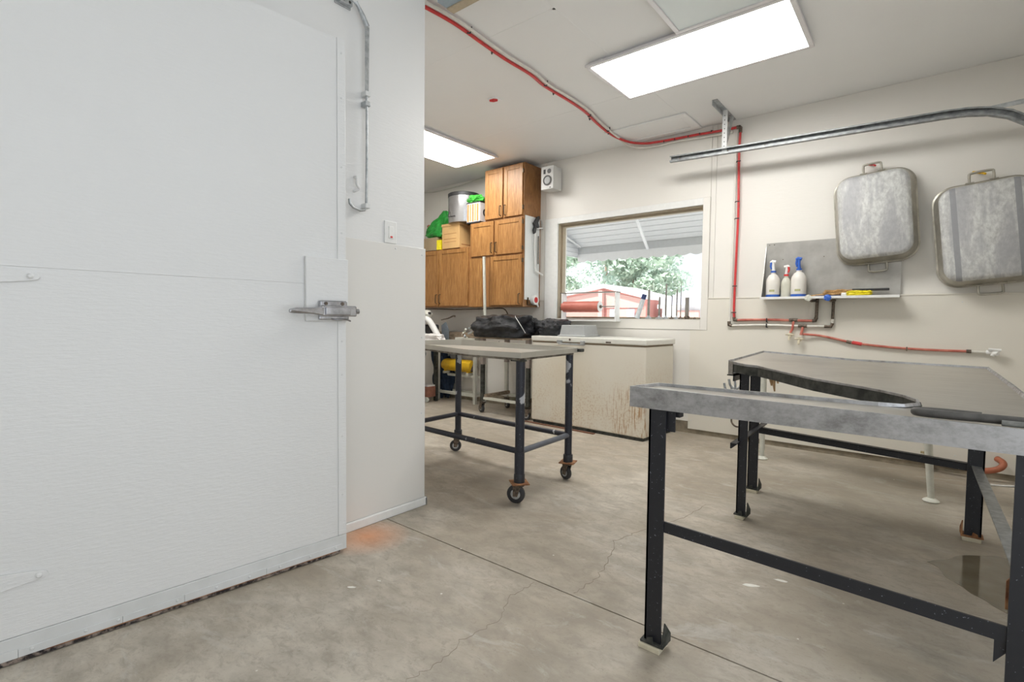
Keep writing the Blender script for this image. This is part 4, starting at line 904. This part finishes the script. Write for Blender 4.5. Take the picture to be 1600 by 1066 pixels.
obj('badge', bx((s0+s1)/2+.030, (s0+s1)/2+.05, 4.343, 4.346, t0+.012, t0+.020), M_black, sk_)
obj('mount', bx(-3.12, -3.06, 4.50, WY, 2.44, 2.50), M_black, sk_)

# white board, saw and tape roll on the cabinet side
CXS = X1+.0015
bd = tag(obj('white_board', bx(CXS-.001, CXS+.006, 4.245, 4.50, Z[0]+.075, Z[2]+.01), plain('whiteboard', (.78, .80, .79), .35, 0, .04, 6), bev=.002), 'white board fixed to the side of the oak cabinets', 'board')
sw = thing('meat_saw', 'hand saw with black handle and white frame hanging on the white board', 'saw', (CXS+.03, 4.40, 1.9))
sx_ = CXS+.022
obj('handle', slab(BM(), [(sx_, 4.34, 2.03), (sx_, 4.36, 2.035), (sx_, 4.41, 2.10), (sx_, 4.45, 2.115), (sx_, 4.46, 2.09), (sx_, 4.43, 2.04), (sx_, 4.45, 2.0), (sx_, 4.43, 1.97), (sx_, 4.40, 1.99), (sx_, 4.39, 1.93), (sx_, 4.36, 1.91), (sx_, 4.345, 1.95), (sx_, 4.37, 2.0)], (.018, 0, 0)), M_black, sw, bev=.004)
obj('trigger', tb(smooth_path([(sx_+.01, 4.46, 2.08), (sx_+.01, 4.50, 2.06), (sx_+.01, 4.505, 2.0), (sx_+.01, 4.52, 1.985)], 4), .005, 8), M_galv, sw)
obj('frame', tb([(sx_+.01, 4.38, 1.92), (sx_+.01, 4.375, 1.80), (sx_+.01, 4.39, 1.55), (sx_+.01, 4.395, 1.515)], .008, 10), M_plastic, sw, sm=True)
obj('frame_foot', tb([(sx_+.01, 4.385, 1.525), (sx_+.02, 4.45, 1.505), (sx_+.03, 4.50, 1.485)], .010, 10), M_plastic, sw, sm=True)
obj('cross_bar', tb([(sx_+.01, 4.41, 1.975), (sx_+.02, 4.50, 1.99)], .008, 8), M_plastic, sw)
obj('blade', bx(sx_+.008, sx_+.010, 4.435, 4.452, 1.60, 1.90), M_fit, sw)
tpr = thing('tape_roll', 'white tape roll with orange red core hanging under the white board', 'tape', (CXS+.02, 4.36, 1.2))
obj('tape', lt([(.052, .006), (.052, .05)], c=(CXS, 4.39, Z[0]+.075), n=26, axis='x'), M_plastic, tpr, sm=True)
obj('core', lt([(.031, .0502), (.031, .052), (.018, .053), (.016, .050)], c=(CXS, 4.39, Z[0]+.075), n=22, axis='x'), M_red, tpr, sm=True, label='orange red core')
obj('tail', slab(BM(), [(CXS+.03, 4.42, Z[0]+.03), (CXS+.03, 4.44, Z[0]+.035), (CXS+.03, 4.455, Z[0]+.005), (CXS+.03, 4.44, Z[0]-.002)], (.012, 0, 0)), M_plastic, tpr)
obj('holder', box(bx(CXS-.001, CXS+.02, 4.29, 4.30, Z[0]+.03, Z[0]+.10), CXS-.001, CXS+.02, 4.29, 4.50, Z[0]+.018, Z[0]+.03), M_handle, tpr)

# ------------------------------------------------------------------ water pipes
rp = thing('red_water_pipe', 'bright red water pipe across the ceiling and down the right wall', 'pipe', (-1.7, 4.0, 2.6))
PZ = CZ-.022; yw = WY-.040
ceil_pts = [(-2.145, 1.80, PZ), (-2.125, 2.05, PZ), (-2.14, 2.32, PZ), (-2.15, 2.55, PZ), (-2.145, 2.80, PZ), (-2.17, 3.0, PZ), (-2.165, 3.30, PZ), (-2.175, 3.56, PZ), (-2.215, 3.80, PZ), (-2.245, 4.05, PZ), (-2.24, 4.24, PZ-.002), (-2.19, 4.39, PZ-.01), (-2.08, 4.47, PZ-.022), (-1.96, 4.482, PZ-.030), (-1.80, yw, PZ-.034), (-1.60, yw, PZ-.040), (-1.42, yw, PZ-.050), (-1.272, yw, PZ-.052)]
obj('ceiling_run', tb(smooth_path(ceil_pts, 5), .0105, 10), M_pex, rp, sm=True)
px = -1.247
obj('drop', tb(smooth_path([(px, yw, 2.57), (px-.006, yw, 2.40), (px-.002, yw, 2.15), (px+.002, yw, 1.9), (px-.003, yw, 1.6), (px-.008, yw, 1.3), (px-.010, yw, 1.12), (px-.006, yw, 1.035)], 4), .0095, 10), M_pex, rp, sm=True)
obj('elbow', tb([(px-.03, yw, PZ-.052), (px-.005, yw, PZ-.052), (px, yw, PZ-.058), (px, yw, 2.565)], .014, 10), M_fit, rp, sm=True)
obj('elbow', tb([(px-.007, yw, 1.04), (px-.006, yw, 1.018), (px+.02, yw, 1.015)], .013, 10), M_fit, rp, sm=True)
zr = 1.020
obj('lower_run', tb(smooth_path([(px+.015, yw, zr-.004), (-1.0, yw, zr+.002), (-.82, yw, zr-.002), (-.66, yw, zr-.004)], 4), .010, 10), M_pexold, rp, sm=True)
obj('elbow', tb([(-.68, yw, zr-.004), (-.662, yw, zr-.003), (-.655, yw, zr+.02)], .014, 10), M_fit, rp, sm=True)
obj('riser', tb([(-.655, yw, zr+.015), (-.652, yw, 1.19)], .011, 10), M_fit, rp, sm=True)
obj('tee', tb([(-.84, yw, zr), (-.78, yw, zr)], .014, 10), M_fit, rp, sm=True)
obj('stub', tb([(-.808, yw, zr-.005), (-.814, yw-.01, .95), (-.826, yw-.02, .915)], .009, 8), M_pexold, rp, sm=True)
def spigot(x, z):
    b = BM(); tube(b, [(x, yw-.02, z+.02), (x, yw-.02, z-.012)], .014, 10); tube(b, [(x, yw-.02, z-.005), (x, yw-.05, z-.015), (x, yw-.055, z-.035)], .009, 8); tube(b, [(x-.03, yw-.03, z+.006), (x+.03, yw-.03, z+.006)], .006, 8)
    return b
obj('spigot', spigot(-.826, .900), M_block, rp, sm=True)
def clip(par, x, y, z, ceil, right=1):
    b = BM()
    if ceil: tube(b, [(x+.0, y-.012, z-.012), (x+.014*right, y, z-.013), (x+.020*right, y+.004, z+.002), (x+.022*right, y+.004, CZ)], .0042, 6)
    else: tube(b, [(x+.012, y-.012, z), (x-.012, y-.014, z+.001), (x-.020, y-.006, z+.001), (x-.034, y+.02, z+.001)], .0042, 6)
    obj('clip', b, M_black, par)
for x, y, s in ((-2.12, 2.17, 1), (-2.145, 2.42, -1), (-2.155, 2.98, 1), (-2.17, 3.13, -1), (-2.19, 3.64, 1), (-2.20, 3.70, -1), (-2.225, 4.02, 1), (-2.235, 4.08, -1)): clip(rp, x, y, PZ, True, s)
for x in (-1.90, -1.80, -1.68, -1.58, -1.48): obj('clip', tb([(x, yw-.012, PZ-.050), (x, yw-.014, PZ-.036), (x, yw+.03, PZ-.026)], .0042, 6), M_black, rp)
for z in (2.33, 2.0, 1.86, 1.30, 1.08): clip(rp, px, yw, z, False)
obj('clip', tb([(-1.0, yw-.014, zr+.014), (-1.0, yw-.014, zr-.016), (-1.0, yw+.03, zr-.02)], .005, 6), M_black, rp)
wp = thing('white_water_pipe', 'white water pipe running beside the red one across the ceiling', 'pipe', (-1.7, 4.0, 2.6))
off = lambda p, d: (p[0]+d, p[1], p[2]+.002)
obj('ceiling_run', tb(smooth_path([off(p, .034) for p in ceil_pts[:9]]+[(-2.215, 4.05, PZ), (-2.235, 4.25, PZ), (-2.23, 4.40, PZ-.02), (-2.15, 4.47, PZ-.045), (-2.0, yw+.012, PZ-.058), (-1.8, yw+.012, PZ-.055), (-1.5, yw+.012, PZ-.072), (-1.31, yw+.012, PZ-.08)], 5), .0095, 10), M_pexw, wp, sm=True)
qx = px-.034
obj('drop', tb([(qx, yw+.014, PZ-.085), (qx, yw+.014, 2.0), (qx-.004, yw+.014, 1.4), (qx-.012, yw+.012, .992)], .0085, 10), M_pexw, wp, sm=True)
obj('elbow', tb([(qx-.012, yw, 1.005), (qx-.012, yw, .975), (qx+.012, yw, .970)], .014, 10), M_fit, wp, sm=True)
obj('lower_run', tb(smooth_path([(qx+.01, yw, .970), (-1.0, yw, .978), (-.76, yw, .974), (-.575, yw, .974)], 4), .0085, 10), M_pexw, wp, sm=True)
obj('elbow', tb([(-.60, yw, .974), (-.556, yw, .974), (-.548, yw, 1.0)], .012, 10), M_fit, wp, sm=True)
obj('riser', tb([(-.548, yw, 1.03), (-.546, yw, 1.16)], .010, 10), M_fit, wp, sm=True)
obj('riser_sleeve', tb([(-.548, yw, .995), (-.548, yw, 1.035)], .009, 10), M_pexw, wp, sm=True)
obj('tee', tb([(-.775, yw, .975), (-.715, yw, .975)], .013, 10), M_fit, wp, sm=True)
obj('stub', tb([(-.742, yw-.005, .965), (-.752, yw-.015, .905)], .010, 8), M_pexold, wp, sm=True)
obj('spigot', spigot(-.76, .868), M_block, wp, sm=True)
obj('clip', tb([(-1.0, yw-.014, .990), (-1.0, yw-.014, .962), (-1.0, yw+.03, .96)], .005, 6), M_black, wp)
for nm, x, m, par in (('valve_handle', -.712, M_wframe, rp), ('valve_handle', -.588, M_blue, wp)):
    v_ = BM(); lathe(v_, [(.018, -.006), (.024, -.002), (.020, .006), (.010, .010)], c=(x+.02, 4.352, 1.186), n=12, axis='y')
    for a in range(5): tube(v_, [(x+.02, 4.352, 1.186), (x+.02+math.cos(a*1.257)*.024, 4.352, 1.186+math.sin(a*1.257)*.024)], .007, 6)
    obj(nm, v_, m, par, sm=True, label='blue valve handle' if m is M_blue else None)
    obj('valve', tb([(x+.02, 4.358, 1.178), (x+.035, 4.39, 1.165), (x+.05, yw-.01, 1.17)], .010, 8), M_fit, par)
br = thing('branch_hose', 'faded red hose sagging along the wall to a white spigot on the right', 'hose', (-.2, yw, .83))
obj('hose', tb(smooth_path([(-.738, yw-.02, .912), (-.62, yw, .902), (-.50, yw, .876), (-.44, yw, .862), (-.375, yw, .851), (-.25, yw, .838), (-.10, yw, .828), (.06, yw, .824), (.215, yw, .824)], 4), .0085, 10), M_pexold, br, sm=True)
obj('coupling', tb([(-.455, yw, .865), (-.425, yw, .858)], .012, 10), M_fit, br); obj('red_sleeve', tb([(-.42, yw, .859), (-.36, yw, .848)], .013, 10), M_pex, br)
obj('coupling', tb([(.21, yw, .824), (.235, yw, .824)], .012, 10), M_fit, br); obj('white_end', tb([(.235, yw, .823), (.315, yw, .822)], .008, 10), M_pexw, br)
sb = BM(); tube(sb, [(.31, yw, .822), (.335, yw-.01, .824), (.36, yw-.03, .815)], .015, 10); tube(sb, [(.335, yw-.02, .80), (.345, yw-.02, .84)], .010, 8); tube(sb, [(.315, yw-.025, .842), (.375, yw-.025, .838)], .009, 8); obj('spigot', sb, M_plastic, br, sm=True)
for x in (-.10,): obj('clip', tb([(x, yw-.012, .84), (x, yw-.012, .815), (x, WY-.02, .812)], .004, 6), M_fit, br)

# ------------------------------------------------------------------ shelf, bottles, brushes
sh = thing('wall_shelf', 'aluminium wall shelf with tall metal back sheet', 'shelf', (-.59, 4.5, 1.19))
a0, a1 = -1.022, -.150
obj('back_sheet', bx(a0, a1, WY-.032, WY-.0285, 1.195, 1.635), M_alu, sh)
obj('shelf_board', bx(a0-.01, a1+.002, 4.375, WY-.0285, 1.190, 1.195), M_alu, sh)
obj('front_lip', bx(a0-.01, a1+.002, 4.372, 4.376, 1.182, 1.200), M_trim, sh)
for x in (a0+.004,): obj('end_flange', slab(BM(), [(a0-.002, 4.375, 1.195), (a0-.002, 4.498, 1.195), (a0-.002, 4.498, 1.61)], (.003, 0, 0)), M_alu, sh)
for x, z in ((-.90, 1.50), (-.62, 1.505), (-1.0, 1.62), (-.965, 1.62)): obj('rivet', lt([(.004, 0), (.003, -.003)], c=(x, WY-.032, z), n=8, axis='y'), M_fit, sh)
M_bottle = plain('white_bottle', (.74, .71, .66), .35, 0, .02); M_bottle2 = plain('cloudy_bottle', (.60, .59, .50), .3, 0, .02)
def bottle(label, x, r, h, neck, mb, mcap, face, flip):
    y = 4.435; z = 1.195; t = thing('spray_bottle', label, 'bottle', (x, y, z))
    s = h*.62
    obj('bottle', lt([(r*.96, .0), (r, .01), (r, s*.70), (r*.93, s*.80), (r*.62, s*.95), (neck, s), (neck, s+.018)], c=(x, y, z), n=24), mb, t, sm=True)
    if mcap is M_blue: obj('base_band', lt([(r*1.005, .001), (r*1.01, .012), (r*1.01, .024)], c=(x, y, z), n=24), M_blue, t, sm=True, label='blue base band')
    obj('collar', lt([(neck*1.15, s+.012), (neck*1.15, s+.026)], c=(x, y, z), n=16), mcap, t, sm=True)
    hz = z+s+.026; hd = BM()
    tube(hd, [(x, y, hz), (x+face*.002, y, hz+.04), (x+face*.004, y, hz+h*.26)], [neck*.75, neck*.6, neck*.75], 10)
    tube(hd, [(x-face*.016, y, hz+h*.23), (x+face*.010, y, hz+h*.25), (x+face*.024, y-.004, hz+h*.22)], [neck*.7, neck*.75, neck*.45], 10)
    obj('spray_head', hd, M_plastic if not flip else mcap, t, sm=True)
    obj('trigger', tb([(x+face*.016, y-.006, hz+h*.22), (x+face*.020, y-.008, hz+h*.12), (x+face*.014, y-.006, hz+.012)], [.008, .007, .005], 8), mcap, t, sm=True)
    if mb is M_bottle:
        g1 = BM(); k = []
        for a in (-1.9, -1.75, -1.6, -1.45, -1.3, -1.15): k.append((x+math.cos(a)*r*1.012, y+math.sin(a)*r*1.012))
        for (p, q_) in zip(k, k[1:]): slab(g1, [(*p, z+.045), (*q_, z+.045), (*q_, z+.062), (*p, z+.062)], (0, -.0006, 0))
        obj('label', g1, plain('label_ink', (.42, .42, .22), .6), t)
bottle('white spray bottle with blue trigger at the left end of the shelf', -.952, .050, .300, .017, M_bottle, M_blue, -1, False)
bottle('cloudy spray bottle with red trigger between two blue topped ones', -.860, .035, .250, .015, M_bottle2, M_red, 1, False)
bottle('tall white spray bottle with all blue nozzle, right of the red one', -.773, .053, .315, .017, M_bottle, M_blue, -1, True)
bs = thing('bristle_brush', 'long brown bristle brush with black handle at the back of the shelf', 'brush', (-.5, 4.46, 1.195))
obj('handle', bx(-.43, -.21, 4.445, 4.475, 1.236, 1.252), M_black, bs, bev=.004, label='black handle')
obj('bristles', lump((-.50, 4.46, 1.228), (.10, .024, .020), 2.0, 4, .4, 5, None, .7), M_straw, bs, sm=True)
obj('stick', tb([(-.70, 4.45, 1.204), (-.62, 4.455, 1.212), (-.56, 4.46, 1.222)], [.006, .008, .01], 8), M_straw, bs)
obj('rest', bx(-.66, -.50, 4.44, 4.47, 1.195, 1.206), M_brownw, bs)
yb = thing('scrub_brush', 'yellow bristled scrub brush with white end on the shelf', 'brush', (-.40, 4.41, 1.195))
obj('bristles', lump((-.385, 4.41, 1.217), (.078, .026, .020), 7.7, 4, .3, 5, -.95, .6), M_yplas, yb, sm=True)
obj('head', bx(-.49, -.455, 4.395, 4.425, 1.197, 1.222), M_plastic, yb, bev=.006)
tag(obj('dark_file', bx(-.655, -.495, 4.395, 4.412, 1.1955, 1.206), plain('indigo', (.03, .03, .09), .5), bev=.002), 'dark indigo bar lying at the front of the shelf', 'bar')

# ------------------------------------------------------------------ roasting pans on the wall
def pan(label, cx, cz, w, h, rot, mat, peg, peglab, ph):
    t = thing('roasting_pan', label, 'pan', (cx, 4.455, cz)); t.rotation_euler = (0, -rot, 0)
    def rr(hw, hh, r, y, n=10):
        out = []
        for sx, sz, a0 in ((1, 1, 0), (-1, 1, 90), (-1, -1, 180), (1, -1, 270)):
            for k in range(n+1):
                a = R(a0+90*k/n); out.append((sx*(hw-r)+math.cos(a)*r, y, sz*(hh-r)+math.sin(a)*r))
        return out
    def loft(levels, mt, name):
        bm = BM(); rs = [[bm.verts.new(p) for p in rr(*l)] for l in levels]
        for a, b in zip(rs, rs[1:]):
            n = len(a)
            for k in range(n): bm.faces.new((a[k], a[(k+1) % n], b[(k+1) % n], b[k]))
        bm.faces.new(rs[-1]); bm.faces.new(rs[0][::-1])
        return obj(name, bm, mt, t, sm=True, local=True)
    W, H = w/2, h/2
    loft([(W-.035, H-.035, .08, -.085), (W-.028, H-.028, .085, -.095), (W-.040, H-.040, .075, -.110), (W-.055, H-.055, .065, -.116)], mat, 'base')
    loft([(W+.0, H+.0, .115, .030), (W+.006, H+.006, .118, .026), (W+.006, H+.006, .118, .014), (W-.004, H-.004, .11, .010), (W-.010, H-.010, .105, -.03), (W-.028, H-.028, .085, -.095), (W-.06, H-.06, .06, -.09)], M_panrim, 'side_wall')
    for s in (1, -1):
        z = s*(H-.004); e = ph
        obj('handle', tb(smooth_path([(-e, .0, z), (-e, -.004, z+s*.05), (-e+.012, -.006, z+s*.066), (e-.012, -.006, z+s*.066), (e, -.004, z+s*.05), (e, .0, z)], 4), .0075, 10), M_panrim, t, sm=True, local=True)
        for q in (-e, e): obj('handle_mount', tb([(q-.022, -.004, z+s*.004), (q+.022, -.004, z+s*.004)], .008, 8), M_panrim, t, sm=True, local=True)
    v = Matrix.Rotation(-rot, 3, 'Y') @ Vector((0, 0, H+.062))
    tag(obj('wall_peg', tb([(cx+v.x+.02, 4.44, cz+v.z-.018), (cx+v.x+.005, 4.47, cz+v.z-.004), (cx+v.x-.035, WY-.002, cz+v.z+.022)], .007, 8), peg), peglab, 'peg')
pan('plain aluminium roasting pan hung on the wall overlapping the shelf sheet', -.310, 1.755, .475, .64, R(4.5), M_pan1, M_pex, 'thin red wall peg holding the plain pan', .052)
pan('aluminium roasting pan with two dark stripes at the right edge', .275, 1.590, .500, .66, R(5.5), M_pan2, M_yellow, 'yellow wall peg holding the striped pan', .058)

# repeats share a group
GROUPS = {'sharpening_steel': 'rods standing on the window sill', 'sharpening_stone': 'rods standing on the window sill', 'grinder_part': 'small metal parts in the sill corner',
          'tree': 'trees beyond the sheds', 'spray_bottle': 'spray bottles on the wall shelf', 'oak_wall_cabinet': 'oak wall cabinets', 'roasting_pan': 'roasting pans hung on the wall',
          'ceiling_light': 'rectangular ceiling lights', 'wall_peg': 'wall pegs holding the pans', 'plaster_scuff': 'white scuffs on the concrete floor'}
for o in bpy.data.objects:
    k = o.name.split('.')[0]
    if o.parent is None and k in GROUPS: o['group'] = GROUPS[k]
